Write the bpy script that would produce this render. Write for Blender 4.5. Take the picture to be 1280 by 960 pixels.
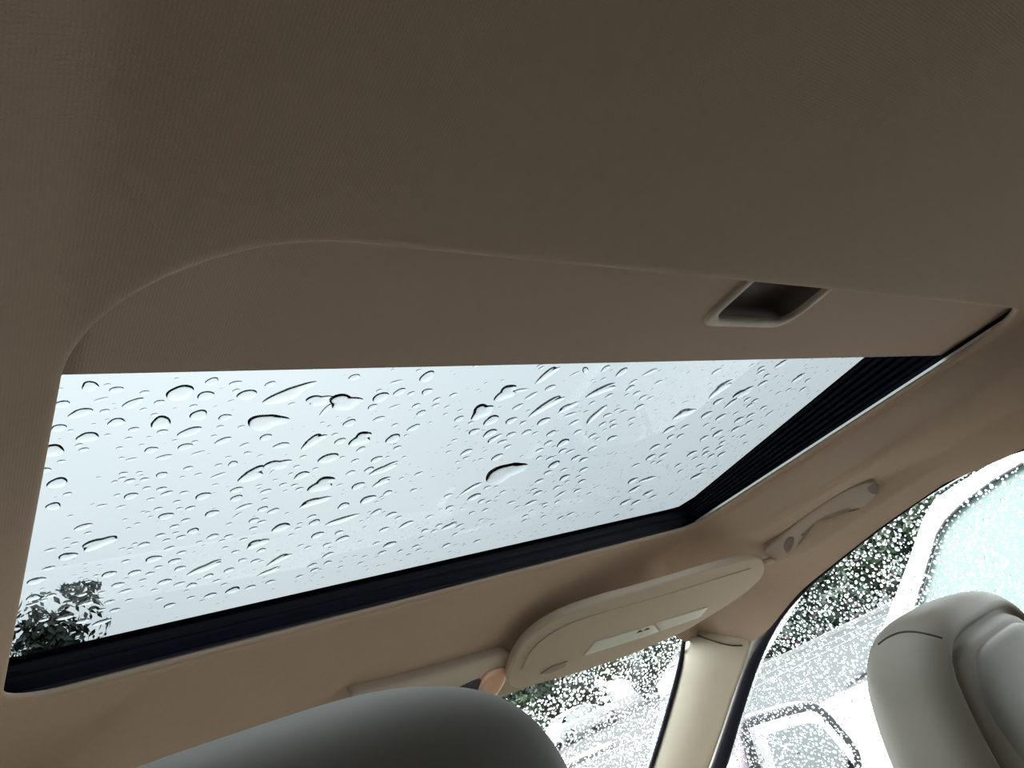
import bpy, bmesh, math, random
import numpy as np
from mathutils import Vector, Matrix
from mathutils.bvhtree import BVHTree

for _o in list(bpy.data.objects):
    bpy.data.objects.remove(_o)
S = bpy.context.scene
COL = S.collection
random.seed(7)
rng = np.random.default_rng(7)

# ------------------------------------------------------------------ camera
# metres; x to the car's right, y towards its front, z up; the car stands in a parking bay
VX = np.array([1100., -48.]); VY = np.array([-710., 785.])
FPX = math.sqrt(-(VX @ VY))
_xc = np.array([*VX, FPX]); _xc /= np.linalg.norm(_xc)
_yc = np.array([*VY, FPX]); _yc /= np.linalg.norm(_yc)
ROT = np.array([_xc, _yc, np.cross(_xc, _yc)])
CAM = np.array([-.49, 0., 1.25])
cd = bpy.data.cameras.new('camera')
cd.sensor_width = 36.0
cd.lens = FPX / 1280 * 36.0
cd.clip_start = .02
cd.clip_end = 500
cam = bpy.data.objects.new('camera', cd)
COL.objects.link(cam)
_m = np.eye(4)
_m[:3, 0] = ROT[:, 0]; _m[:3, 1] = -ROT[:, 1]; _m[:3, 2] = -ROT[:, 2]; _m[:3, 3] = CAM
cam.matrix_world = Matrix(_m.tolist())
S.camera = cam

# ------------------------------------------------------------------ sky and exposure
SKY = 11.0
world = bpy.data.worlds.new('overcast_sky')
S.world = world
world.use_nodes = True
nt = world.node_tree
nt.nodes.clear()
wo = nt.nodes.new('ShaderNodeOutputWorld')
bg = nt.nodes.new('ShaderNodeBackground')
tc = nt.nodes.new('ShaderNodeTexCoord')
no = nt.nodes.new('ShaderNodeTexNoise')
no.inputs['Scale'].default_value = 2.2
no.inputs['Detail'].default_value = 3.0
cr = nt.nodes.new('ShaderNodeValToRGB')
cr.color_ramp.elements[0].position = .35
cr.color_ramp.elements[0].color = (.83, .90, .935, 1)
cr.color_ramp.elements[1].position = .68
cr.color_ramp.elements[1].color = (.96, .99, 1.0, 1)
nt.links.new(tc.outputs['Generated'], no.inputs['Vector'])
nt.links.new(no.outputs['Fac'], cr.inputs['Fac'])
nt.links.new(cr.outputs['Color'], bg.inputs['Color'])
# standard overcast sky: the zenith three times as bright as the horizon
sx = nt.nodes.new('ShaderNodeSeparateXYZ'); nt.links.new(tc.outputs['Generated'], sx.inputs[0])
mxz = nt.nodes.new('ShaderNodeMath'); mxz.operation = 'MAXIMUM'; mxz.inputs[1].default_value = 0.
nt.links.new(sx.outputs['Z'], mxz.inputs[0])
ma = nt.nodes.new('ShaderNodeMath'); ma.operation = 'MULTIPLY_ADD'
ma.inputs[1].default_value = SKY*2/3; ma.inputs[2].default_value = SKY/3
nt.links.new(mxz.outputs[0], ma.inputs[0]); nt.links.new(ma.outputs[0], bg.inputs['Strength'])
nt.links.new(bg.outputs[0], wo.inputs[0])
S.view_settings.view_transform = 'Standard'
S.view_settings.look = 'None'
S.view_settings.gamma = 1
S.view_settings.use_curve_mapping = False
S.view_settings.exposure = 0.0
S.cycles.max_bounces = 14
S.cycles.diffuse_bounces = 6
S.cycles.transparent_max_bounces = 24
S.cycles.transmission_bounces = 14
S.cycles.glossy_bounces = 6

# ------------------------------------------------------------------ helpers
def ray(px, py):
    return ROT @ np.array([px - 640., py - 480., FPX])
def onx(px, py, x):
    d = ray(px, py); return CAM + d * (x - CAM[0]) / d[0]
def ony(px, py, y):
    d = ray(px, py); return CAM + d * (y - CAM[1]) / d[1]
def onz(px, py, z):
    d = ray(px, py); return CAM + d * (z - CAM[2]) / d[2]
def onpl(px, py, p0, n):
    d = ray(px, py); n = np.array(n, float)
    return CAM + d * ((np.array(p0) - CAM) @ n) / (d @ n)

def link(o, parent=None):
    COL.objects.link(o)
    if parent is not None:
        o.parent = parent
    return o
def mesh(name, verts, faces, mat=None, parent=None, smooth=False):
    me = bpy.data.meshes.new(name)
    me.from_pydata([tuple(map(float, v)) for v in verts], [], [tuple(map(int, f)) for f in faces])
    me.update()
    if smooth:
        me.polygons.foreach_set('use_smooth', [True] * len(me.polygons))
    if mat is not None:
        me.materials.append(mat)
    return link(bpy.data.objects.new(name, me), parent)
def fixn(o):
    bm = bmesh.new(); bm.from_mesh(o.data)
    bmesh.ops.recalc_face_normals(bm, faces=bm.faces)
    bm.to_mesh(o.data); bm.free()
    return o
def sharp(o, deg=35):
    """smooth shading with hard edges above an angle"""
    bm = bmesh.new(); bm.from_mesh(o.data)
    for f in bm.faces: f.smooth = True
    for e in bm.edges:
        if len(e.link_faces) == 2 and e.calc_face_angle() > math.radians(deg): e.smooth = False
    bm.to_mesh(o.data); bm.free()
    return o
def empty(name, loc=(0, 0, 0), rz=0.):
    o = bpy.data.objects.new(name, None)
    o.empty_display_size = .05
    o.location = loc; o.rotation_euler = (0, 0, rz)
    return link(o)
def tag(o, label=None, cat=None, group=None, kind=None):
    if label: o['label'] = label
    if cat: o['category'] = cat
    if group: o['group'] = group
    if kind: o['kind'] = kind
    return o
def box(name, lo, hi, mat, parent=None, bev=0.):
    x0, y0, z0 = lo; x1, y1, z1 = hi
    v = [(x0,y0,z0),(x1,y0,z0),(x1,y1,z0),(x0,y1,z0),(x0,y0,z1),(x1,y0,z1),(x1,y1,z1),(x0,y1,z1)]
    f = [(0,3,2,1),(4,5,6,7),(0,1,5,4),(1,2,6,5),(2,3,7,6),(3,0,4,7)]
    o = mesh(name, v, f, mat, parent)
    if bev > 0:
        bm = bmesh.new(); bm.from_mesh(o.data)
        bmesh.ops.bevel(bm, geom=list(bm.edges), offset=bev, segments=3, affect='EDGES', profile=.5)
        bm.to_mesh(o.data); bm.free()
        sharp(o, 40)
    return o
def loft(name, loops, mat, parent=None, closed=True, cap0=False, cap1=False, smooth=True):
    n = len(loops[0]); V = [p for l in loops for p in l]; F = []
    for i in range(len(loops) - 1):
        for j in range(n if closed else n - 1):
            k = (j + 1) % n
            F.append((i*n+j, i*n+k, (i+1)*n+k, (i+1)*n+j))
    if cap0: F.append(tuple(range(n))[::-1])
    if cap1: F.append(tuple(range((len(loops)-1)*n, len(loops)*n)))
    return mesh(name, V, F, mat, parent, smooth)
def catmull(pts, per=6, closed=True):
    P = [np.array(p, float) for p in pts]; n = len(P); out = []
    rngi = range(n) if closed else range(n - 1)
    for i in rngi:
        g = (lambda k: P[k % n]) if closed else (lambda k: P[min(max(k, 0), n - 1)])
        p0, p1, p2, p3 = g(i-1), g(i), g(i+1), g(i+2)
        for s in range(per):
            t = s / per
            out.append(.5*((2*p1)+(-p0+p2)*t+(2*p0-5*p1+4*p2-p3)*t*t+(-p0+3*p1-3*p2+p3)*t**3))
    if not closed: out.append(P[-1])
    return out
def resample(pts, n, closed=True):
    P = [np.array(p, float) for p in pts]
    if closed: P = P + [P[0]]
    L = [0.]
    for a, b in zip(P, P[1:]): L.append(L[-1] + np.linalg.norm(b - a))
    out = []; k = 0
    for i in range(n):
        s = L[-1] * i / (n if closed else n - 1)
        while k < len(L) - 2 and L[k+1] < s: k += 1
        t = (s - L[k]) / max(L[k+1] - L[k], 1e-9)
        out.append(P[k] + (P[k+1] - P[k]) * t)
    return out
def inset(loop, n, d):
    """move a planar loop inwards by d (n: plane normal)"""
    n = np.array(n, float); c = sum(loop) / len(loop); out = []
    for i in range(len(loop)):
        t = loop[(i+1) % len(loop)] - loop[i-1]
        o = np.cross(t, n); o /= max(np.linalg.norm(o), 1e-9)
        if o @ (loop[i] - c) < 0: o = -o
        out.append(loop[i] - o * d)
    return out
def pillow(name, loop, n, thick, edge, mat, parent=None, segs=4, back=True, dome=0.):
    """solid slab: rounded front rim; n points to the front"""
    n = np.array(n, float); n /= np.linalg.norm(n)
    loops = []
    if back: loops.append([p - n * thick for p in inset(loop, n, edge * .6)])
    loops.append([p - n * thick * .8 for p in loop] if back else [p - n * thick for p in loop])
    for k in range(segs + 1):
        a = math.pi / 2 * k / segs
        loops.append([p + n * (edge * (math.sin(a) - 1)) for p in inset(loop, n, edge * (1 - math.cos(a)))])
    last = loops[-1]; c = sum(last) / len(last)
    for s in (.7, .4, .15):
        loops.append([c + (p - c) * s + n * dome * (1 - s * s) for p in last])
    o = loft(name, loops, mat, parent, cap0=True, cap1=True)
    fixn(o)
    return o
def tube(name, pts, r, mat, parent=None, segs=10, closed=False):
    P = [np.array(p, float) for p in pts]; loops = []
    for i, p in enumerate(P):
        a = P[max(i-1, 0)]; b = P[min(i+1, len(P)-1)]
        t = (b - a) / max(np.linalg.norm(b - a), 1e-9)
        u = np.cross(t, (0, 0, 1.)) if abs(t[2]) < .95 else np.cross(t, (1., 0, 0))
        u /= np.linalg.norm(u); w = np.cross(t, u)
        rr = r[i] if hasattr(r, '__len__') else r
        loops.append([p + rr * (math.cos(2*math.pi*k/segs) * u + math.sin(2*math.pi*k/segs) * w) for k in range(segs)])
    return fixn(loft(name, loops, mat, parent, cap0=True, cap1=True))

# ------------------------------------------------------------------ materials
def mat(name, col, rough=.6, metal=0., spec=.5, noise=0., nscale=50., bump=0., bscale=400., weave=0.):
    m = bpy.data.materials.new(name); m.use_nodes = True
    t = m.node_tree; b = t.nodes['Principled BSDF']
    b.inputs['Base Color'].default_value = (*col, 1)
    b.inputs['Roughness'].default_value = rough
    b.inputs['Metallic'].default_value = metal
    b.inputs['Specular IOR Level'].default_value = spec
    g = t.nodes.new('ShaderNodeNewGeometry')
    nz = t.nodes.new('ShaderNodeTexNoise'); nz.inputs['Scale'].default_value = nscale
    nz.inputs['Detail'].default_value = 4
    t.links.new(g.outputs['Position'], nz.inputs['Vector'])
    mx = t.nodes.new('ShaderNodeMix'); mx.data_type = 'RGBA'
    mx.inputs[6].default_value = (*[max(0, c * (1 - noise)) for c in col], 1)
    mx.inputs[7].default_value = (*[min(1, c * (1 + noise)) for c in col], 1)
    t.links.new(nz.outputs['Fac'], mx.inputs[0])
    t.links.new(mx.outputs[2], b.inputs['Base Color'])
    if bump > 0:
        n2 = t.nodes.new('ShaderNodeTexNoise'); n2.inputs['Scale'].default_value = bscale
        t.links.new(g.outputs['Position'], n2.inputs['Vector'])
        hgt = n2.outputs['Fac']
        if weave > 0:
            ws = []
            for dr in ('X', 'Y'):
                w1 = t.nodes.new('ShaderNodeTexWave'); w1.inputs['Scale'].default_value = weave
                w1.bands_direction = dr; w1.inputs['Distortion'].default_value = 3.5
                w1.inputs['Detail Scale'].default_value = 3
                t.links.new(g.outputs['Position'], w1.inputs['Vector']); ws.append(w1)
            pr = t.nodes.new('ShaderNodeMath'); pr.operation = 'MULTIPLY'
            t.links.new(ws[0].outputs['Fac'], pr.inputs[0]); t.links.new(ws[1].outputs['Fac'], pr.inputs[1])
            ad = t.nodes.new('ShaderNodeMath'); ad.operation = 'ADD'
            t.links.new(n2.outputs['Fac'], ad.inputs[0]); t.links.new(pr.outputs[0], ad.inputs[1])
            hgt = ad.outputs[0]
            # the weave also shows as fine lighter and darker threads
            mw = t.nodes.new('ShaderNodeMix'); mw.data_type = 'RGBA'; mw.blend_type = 'MULTIPLY'
            rp = t.nodes.new('ShaderNodeMapRange')
            rp.inputs[1].default_value = 0.; rp.inputs[2].default_value = 2.
            rp.inputs[3].default_value = .95; rp.inputs[4].default_value = 1.04
            t.links.new(hgt, rp.inputs[0])
            mw.inputs[0].default_value = 1.
            t.links.new(mx.outputs[2], mw.inputs[6]); t.links.new(rp.outputs[0], mw.inputs[7])
            t.links.new(mw.outputs[2], b.inputs['Base Color'])
        bp = t.nodes.new('ShaderNodeBump'); bp.inputs['Strength'].default_value = bump
        bp.inputs['Distance'].default_value = .0006
        t.links.new(hgt, bp.inputs['Height']); t.links.new(bp.outputs['Normal'], b.inputs['Normal'])
    return m
def thin_glass(name, tint, refl=1.0):
    m = bpy.data.materials.new(name); m.use_nodes = True
    t = m.node_tree; t.nodes.clear()
    o = t.nodes.new('ShaderNodeOutputMaterial'); tr = t.nodes.new('ShaderNodeBsdfTransparent')
    gl = t.nodes.new('ShaderNodeBsdfGlossy'); gl.inputs['Roughness'].default_value = .02
    mx = t.nodes.new('ShaderNodeMixShader')
    # Schlick reflectance, the same from both faces of the pane
    ge = t.nodes.new('ShaderNodeNewGeometry'); dp = t.nodes.new('ShaderNodeVectorMath'); dp.operation = 'DOT_PRODUCT'
    t.links.new(ge.outputs['Incoming'], dp.inputs[0]); t.links.new(ge.outputs['Normal'], dp.inputs[1])
    def mth(op, x, y=None):
        k = t.nodes.new('ShaderNodeMath'); k.operation = op
        for i, v in enumerate((x, y)):
            if v is None: continue
            if isinstance(v, (int, float)): k.inputs[i].default_value = v
            else: t.links.new(v, k.inputs[i])
        return k.outputs[0]
    c1 = mth('SUBTRACT', 1., mth('ABSOLUTE', dp.outputs['Value']))
    fac = mth('MULTIPLY', mth('ADD', mth('MULTIPLY', mth('POWER', c1, 5.), .95), .045), refl)
    tr.inputs['Color'].default_value = (*tint, 1)
    t.links.new(fac, mx.inputs[0])
    t.links.new(tr.outputs[0], mx.inputs[1]); t.links.new(gl.outputs[0], mx.inputs[2])
    t.links.new(mx.outputs[0], o.inputs[0])
    return m
def water(name):
    m = bpy.data.materials.new(name); m.use_nodes = True
    t = m.node_tree; t.nodes.clear()
    o = t.nodes.new('ShaderNodeOutputMaterial'); g = t.nodes.new('ShaderNodeBsdfGlass')
    g.inputs['IOR'].default_value = 1.33; g.inputs['Roughness'].default_value = 0.
    t.links.new(g.outputs[0], o.inputs[0])
    return m
def water_foot(name):
    # light turned back inside a drop crosses the dark tinted pane twice and is lost
    m = bpy.data.materials.new(name); m.use_nodes = True
    t = m.node_tree; t.nodes.clear()
    o = t.nodes.new('ShaderNodeOutputMaterial'); g = t.nodes.new('ShaderNodeBsdfRefraction')
    g.inputs['IOR'].default_value = 1.33; g.inputs['Roughness'].default_value = 0.
    t.links.new(g.outputs[0], o.inputs[0])
    return m
FABRIC = (.475, .357, .272)
M = dict(
    liner=mat('taupe_headliner_cloth', FABRIC, .95, spec=.1, noise=.05, nscale=180, bump=.22, bscale=1500, weave=240),
    handle=mat('taupe_handle_plastic', (.36, .285, .23), .6, spec=.3, noise=.03, nscale=60, bump=.2, bscale=1500),
    shade=mat('taupe_shade_cloth', (.53, .40, .315), .95, spec=.1, noise=.04, nscale=180, bump=.2, bscale=1500, weave=240),
    plastic=mat('beige_grained_plastic', (.50, .41, .325), .55, spec=.35, noise=.03, nscale=60, bump=.2, bscale=1500),
    visor=mat('beige_visor_vinyl', (.50, .41, .315), .6, spec=.3, noise=.03, nscale=60, bump=.2, bscale=1500),
    pillar=mat('cream_pillar_plastic', (.68, .61, .49), .45, spec=.4, noise=.03, nscale=60, bump=.15, bscale=1500),
    rubber=mat('black_rubber', (.007, .008, .016), .6, spec=.15, noise=.2),
    frame=mat('black_painted_frame', (.006, .008, .018), .5, spec=.1, noise=.3, nscale=30),
    frit=mat('black_glass_border', (.005, .006, .013), .3, spec=.15),
    alu=mat('bright_aluminium_strip', (.72, .74, .70), .35, metal=.6),
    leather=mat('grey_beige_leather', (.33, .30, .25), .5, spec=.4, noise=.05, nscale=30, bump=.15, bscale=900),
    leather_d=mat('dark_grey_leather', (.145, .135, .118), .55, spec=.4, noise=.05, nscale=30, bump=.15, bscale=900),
    panel_l=mat('grey_seat_shell', (.30, .285, .26), .45, spec=.4),
    seam=mat('dark_seam_thread', (.06, .055, .045), .8),
    recess=mat('recess_shade_brown', (.12, .085, .07), .6),  # darkened to paint the shade inside the finger pull and hinge recesses
    sticker=mat('pale_printed_sticker', (.66, .66, .58), .45),
    ink=mat('dark_sticker_print', (.05, .05, .045), .6),
    copper=mat('copper_tinted_lens', (.82, .52, .36), .22, metal=.35, spec=.6, noise=.15, nscale=40),
    navy=mat('dark_console_panel', (.014, .016, .03), .3, spec=.5),
    sunglass=thin_glass('tinted_sunroof_glass', (.120, .131, .134), .25),
    glass=thin_glass('clear_window_glass', (.90, .94, .93), .8),
    light_block=thin_glass('light_blocking_dark_glass', (.05, .054, .054), .8),  # unseen left rear glass, darkened to keep light off the lining
    water=water('rain_water'), foot=water_foot('rain_water_on_tinted_glass'),
    white=mat('white_car_paint', (.88, .89, .89), .25, spec=.5),
    bonnet=mat('pale_bonnet_paint', (.62, .62, .61), .3, spec=.4),
    halfclear=thin_glass('light_limiting_rear_glass', (.42, .45, .44), .8),  # tint added to limit the light through the unseen right rear door
    dim_white=mat('dimmed_white_paint', (.29, .295, .30), .3, spec=.4),  # white paint darkened so the road cars do not burn out
    tinted=thin_glass('light_dimming_left_glass', (.42, .45, .45), .8),  # tint added to dim the light reaching the lining from the left
    black=mat('black_plastic', (.02, .02, .022), .45),
    tyre=mat('tyre_rubber', (.02, .02, .02), .8),
    hub=mat('silver_wheel', (.55, .56, .57), .35, metal=.7),
    carglass=mat('dark_car_glass', (.10, .13, .13), .08, spec=.8),
    green_glass=mat('green_grey_glass', (.115, .165, .158), .2, spec=.5, noise=.18, nscale=5),  # opaque green-grey tone for the neighbour's side glass
    lamp=mat('clear_lamp_lens', (.75, .77, .78), .1, spec=.8),
    mirror=mat('mirror_glass', (.86, .88, .88), .02, metal=1.0),
    housing=mat('mauve_grey_mirror_shell', (.30, .24, .27), .35),
    asphalt=mat('wet_pale_asphalt', (.044, .047, .049), .75, spec=.2, noise=.18, nscale=1.3),
    line=mat('white_road_paint', (.13, .135, .135), .5),
    kerb=mat('concrete_kerb', (.2,.2,.19), .7, noise=.1, nscale=8),
    carpet=mat('dark_beige_carpet', (.09, .075, .06), .95),
    dash=mat('dark_dashboard', (.07, .065, .06), .6),
    door=mat('beige_door_panel', (.30, .235, .175), .7),
    rear=mat('dark_rear_shelf_cloth', (.07, .055, .045), .9),
    bark=mat('brown_bark', (.09, .07, .05), .9, noise=.3, nscale=20),
    leafA=mat('dark_green_leaves', (.010, .024, .013), .45, noise=.5, nscale=3),
    leafB=mat('mid_green_leaves', (.022, .044, .017), .45, noise=.5, nscale=3),
    flower=mat('pink_blossom', (.10, .035, .06), .6, noise=.3, nscale=9),
)

# ------------------------------------------------------------------ the car's roof lining
ZR = 1.43
_st = np.linspace(0, .30, 601)
def _prof(xs, ys, w):
    d = np.interp(_st, xs, ys); k = np.hanning(w)/np.hanning(w).sum()
    d = np.convolve(np.pad(d, w//2, mode='edge'), k, 'valid'); return d - d[0]
PA = _prof([0, .008, .030, .040, .098, .106, .124, .16, .30], [0, .001, .042, .049, .065, .069, .092, .113, .20], 11)
PB = _prof([0, .010, .034, .050, .10, .16, .30], [0, .001, .038, .048, .072, .112, .20], 31)
def H(x, y):
    # flat over the head, a bolster along each side with a crease over the doors, falling to the windscreen header
    s = max(0., abs(x) - .450); u = max(0., y - .735)
    if x < 0: return ZR - .30*s - 3.4*s*s - .40*u - 1.2*u*u
    w = min(1, max(0, (y - .36)/.10)) * min(1, max(0, (.80 - y)/.08)); w = w*w*(3 - 2*w)
    f = min(1, max(0, (y - .64)/.14)); f = f*f*(3 - 2*f)        # the bolster dies out towards the windscreen corner
    d = float(np.interp(s, _st, PA))*w + float(np.interp(s, _st, PB))*(1 - w)
    return ZR - d*(1 - f) - (.30*s + 3.4*s*s)*f - .40*u - 1.2*u*u
def GZ(y):                      # outer glass plane of the sunroof
    return 1.463 + .07 * (.727 - y)
def rrect(x0, x1, y0, y1, r_rl, r_rr, r_fr, r_fl, n):
    pts = []
    for cx, cy, r, a0 in ((x0+r_rl, y0+r_rl, r_rl, 180), (x1-r_rr, y0+r_rr, r_rr, 270), (x1-r_fr, y1-r_fr, r_fr, 0), (x0+r_fl, y1-r_fl, r_fl, 90)):
        for k in range(25):
            a = math.radians(a0 + 90 * k / 24)
            pts.append(np.array([cx + r*math.cos(a), cy + r*math.sin(a), 0.]))
    return resample(pts, n)
def cast(c, p, poly):
    """from c through p (xy) onto the closed outline poly, z interpolated"""
    d = (p - c)[:2]; best = None
    for a, b in zip(poly, poly[1:] + poly[:1]):
        e = (b - a)[:2]; w = (a - c)[:2]
        den = d[0]*e[1] - d[1]*e[0]
        if abs(den) < 1e-12: continue
        t = (w[0]*e[1] - w[1]*e[0]) / den; s = (w[0]*d[1] - w[1]*d[0]) / den
        if t > 0 and -1e-9 <= s <= 1 + 1e-9 and (best is None or t < best[0]):
            best = (t, a + (b - a) * s)
    return best[1]
SP0, SPN = (.60, 0, 1.36), (1, 0, .35)      # inner face of the side window frame
side_edge = [onpl(px, py, SP0, SPN) for px, py in ((1280,562),(1180,605),(1100,660),(1050,699),(1000,740),(960,788))]
seam_edge = [onpl(942, 801, SP0, SPN), onpl(915, 807, SP0, SPN), onpl(880, 797, SP0, SPN), onx(857, 803, .575)]
right = [np.array(p) for p in ((.60,-1.1,1.33),(.612,-.4,1.325),(.614,0,1.322))] + side_edge + seam_edge + \
        [np.array(p) for p in ((.50,.915,1.312),(.30,.935,1.318))]
front_mid = np.array((0, .945, 1.320))
outer = right + [front_mid] + [p * (-1, 1, 1) for p in right[::-1]]
C0 = np.array((0., .45, 0.))
NL = 320
inner = rrect(-.447, .447, .179, .722, .088, .06, .03, .04, NL)
outl = [cast(C0, p, outer) for p in inner]
def ring(t, d, dz):
    out = []
    for a, b in zip(inner, outl):
        L = np.linalg.norm((b - a)[:2])
        tt = d / L if d is not None else t
        q = a + (np.array([b[0], b[1], 0]) - a) * tt
        z = H(q[0], q[1]) + (b[2] - H(b[0], b[1])) * tt ** 2 + dz
        out.append(np.array([q[0], q[1], z]))
    return out
rings = [ring(None, .0015, .0065), ring(None, 0, .0045), ring(None, .0006, .0025), ring(None, .002, .0008), ring(None, .0045, 0)]
rings += [ring(None, d, 0) for d in (.009, .016, .025)]
rings += [ring(t, None, 0) for t in np.linspace(.18, 1, 64)]
ceiling = loft('ceiling', rings, M['liner'])
tag(ceiling, 'taupe woven cloth headliner with rounded sunroof opening', 'ceiling', kind='structure')

# roof skin above the lining, with the sunroof hole
hole = rrect(-.478, .478, .10, .748, .05, .05, .05, .05, 96)
right_o = [np.array(p) for p in ((.66,-1.2,1.37),(.67,-.4,1.37),(.67,.3,1.365),(.675,.6,1.345),(.69,.85,1.29),(.66,.94,1.315),(.45,.965,1.335))]
roof_o = right_o + [np.array((0, .975, 1.345))] + [p * (-1, 1, 1) for p in right_o[::-1]]
def RZ(x, y):
    z = GZ(max(y, .1)) if y < .745 else GZ(.745) - .35*(y-.745) - .9*(y-.745)**2
    return z
rl = []
ro = [cast(C0, p, roof_o) for p in hole]
for t in (0, .15, .3, .45, .6, .75, .88, 1):
    l = []
    for a, b in zip(hole, ro):
        q = a + (np.array([b[0], b[1], 0]) - a) * t
        l.append(np.array([q[0], q[1], RZ(q[0], q[1]) + (b[2] - RZ(b[0], b[1])) * t ** 2.2 + .002]))
    rl.append(l)
roof = loft('roof_panel', rl, M['white'])
tag(roof, 'white painted roof skin around the sunroof', 'roof', kind='structure')

# ------------------------------------------------------------------ sunroof
sun = empty('window_1', (0, .45, GZ(.45)))
tag(sun, 'tinted sunroof glass speckled with rain and framed in black', 'window', kind='structure')
SUNLOC = np.array((0, .45, GZ(.45)))
def to_local(o, loc):
    """geometry is written in world metres: move it so that the parent empty's place is its origin"""
    o.matrix_parent_inverse = Matrix.Translation(Vector([-float(c) for c in loc]))
    return o
def splane(name, x0, x1, y0, y1, dz, m):
    v = [(x0,y0,GZ(y0)+dz),(x1,y0,GZ(y0)+dz),(x1,y1,GZ(y1)+dz),(x0,y1,GZ(y1)+dz)]
    return to_local(mesh(name, v, [(0,1,2,3)], m, sun), SUNLOC)
splane('glass_pane', -.478, .478, .10, .748, 0, M['sunglass'])
# black printed border under the edge of the glass
bi = rrect(-.462, .426, .17, .7045, .03, .03, .022, .02, 96)
bo = rrect(-.478, .478, .10, .748, .05, .05, .05, .05, 96)
bo = [cast(C0, p, bo) for p in bi]
bord = [[np.array([p[0], p[1], GZ(p[1]) - .0012]) for p in l] for l in (bi, bo)]
to_local(loft('glass_border', bord, M['frit'], sun), SUNLOC)
def extrude_x(name, prof, x0, x1, m, parent):
    return fixn(loft(name, [[np.array((x0, y, z)) for y, z in prof], [np.array((x1, y, z)) for y, z in prof]], m, parent, cap0=True, cap1=True, smooth=False))
# front cross frame in steps: lower channel, lit shoulder, upper seal
to_local(extrude_x('front_channel', [(.7210,1.4368),(.7235,1.4440),(.745,1.4440),(.745,1.4390),(.7260,1.4372)], -.462, .462, M['rubber'], sun), SUNLOC)
to_local(extrude_x('front_frame', [(.7215,1.4400),(.7165,1.4475),(.7160,1.4525),(.745,1.4525),(.745,1.4420)], -.462, .462, M['frame'], sun), SUNLOC)
to_local(extrude_x('front_seal', [(.7150,1.4515),(.7115,1.4545),(.7110,1.4590),(.7130,1.4622),(.745,1.4600),(.745,1.4515)], -.462, .462, M['rubber'], sun), SUNLOC)
# side walls of the cassette
def wall(name, x0, x1, y0, y1, z0, m):
    v = [(x0,y0,z0),(x1,y0,z0),(x1,y1,z0),(x0,y1,z0),(x0,y0,GZ(y0)-.0015),(x1,y0,GZ(y0)-.0015),(x1,y1,GZ(y1)-.0015),(x0,y1,GZ(y1)-.0015)]
    f = [(0,3,2,1),(4,5,6,7),(0,1,5,4),(1,2,6,5),(2,3,7,6),(3,0,4,7)]
    return to_local(mesh(name, v, f, m, sun), SUNLOC)
wall('side_channel', .452, .475, .10, .745, 1.4375, M['frame'])
wall('side_channel', -.475, -.459, .10, .745, 1.4375, M['frame'])
wall('rear_channel', -.475, .475, .02, .10, 1.462, M['frame'])
# ribbed black runners fanning along the right side
for k in range(6):
    zf, zb = 1.4420 + .0034*k, 1.4470 + .0080*k
    xo = .4500 - .0036*k
    pts_f, pts_b = (xo, .716, zf), (xo, .16, zb + .05*.14*k/5)
    loops = []
    for (x, y, z) in (pts_b, pts_f):
        w = .0046; hgt = .0052 if y > .5 else .0088
        loops.append([np.array(q) for q in ((x, y, z), (x - w*.55, y, z + hgt*.12), (x - w, y, z + hgt*.45), (x - w*.75, y, z + hgt*.62), (x + .004, y, z + hgt), (x + .004, y, z))])
    to_local(fixn(loft('runner', loops, M['frame'], sun, cap0=True, cap1=True, smooth=False)), SUNLOC)
# bright metal strip along the runner
st = []
for y in np.linspace(.15, .712, 9):
    st.append([np.array(q) for q in ((.4445, y, 1.4352), (.4452, y, 1.4382), (.4480, y, 1.4388), (.4480, y, 1.4352))])
to_local(fixn(loft('metal_strip', st, M['alu'], sun, cap0=True, cap1=True, smooth=False)), SUNLOC)

# ------------------------------------------------------------------ sliding sunshade, nearly open
SZ = 1.4440
shade = empty('sliding_sunshade', (0, -.05, SZ))
tag(shade, 'taupe sliding sunshade panel with a recessed finger pull, slid half back', 'sunshade')
SHL = np.array((0, -.05, SZ))
yf = float(onz(600, 457, SZ)[1])
hp_out = [onz(px, py, SZ) for px, py in ((880,396),(884,403),(892,405.5),(968,407),(980,404.5),(998,393),(1033,362))]
ho = np.array(hp_out)
hx0, hx1, hy1 = ho[:,0].min(), ho[:,0].max(), ho[:,1].max()
hc = np.array(((hx0+hx1)/2, hy1 - .036, 0))
hout = rrect(hx0, hx1, hy1 - .072, hy1, .016, .016, .022, .014, 80)
hin = rrect(hx0 + .0085, hx1 - .0085, hy1 - .0635, hy1 - .0085, .011, .011, .016, .010, 80)
def lift(l, z): return [np.array((p[0], p[1], z)) for p in l]
sh_rect = [np.array(p) for p in ((-.456,-.36,0.),(.456,-.36,0.),(.456,yf,0.),(-.456,yf,0.))]
so = [cast(hc, p, sh_rect) for p in hout]
# pull the nearest rays onto the panel's corners
for c in sh_rect:
    i = int(np.argmin([np.linalg.norm(p - c) for p in so])); so[i] = c.copy()
so_n = [np.array((p[0], p[1], SZ)) for p in so]
mid = [a + (b - a) * .5 for a, b in zip(lift(hout, SZ), so_n)]
edge_up = [np.array((p[0], p[1], SZ + .004)) for p in so]
hbig = [np.array((hc[0] + (p[0]-hc[0])*1.12, hc[1] + (p[1]-hc[1])*1.12, SZ + .0055)) for p in hout]
panel = sharp(fixn(loft('panel', [lift(hout, SZ), mid, so_n, edge_up, hbig], M['shade'], shade)), 30)
to_local(panel, SHL)
bez = [lift(hout, SZ + .002), lift(hout, SZ - .0012)]
for k in range(5):
    a = math.pi * (k + 1) / 6
    t = (1 - math.cos(a)) / 2
    bez.append([np.array((p[0] + (q[0]-p[0])*t, p[1] + (q[1]-p[1])*t, SZ - .0012 - .0016*math.sin(a))) for p, q in zip(hout, hin)])
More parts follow.
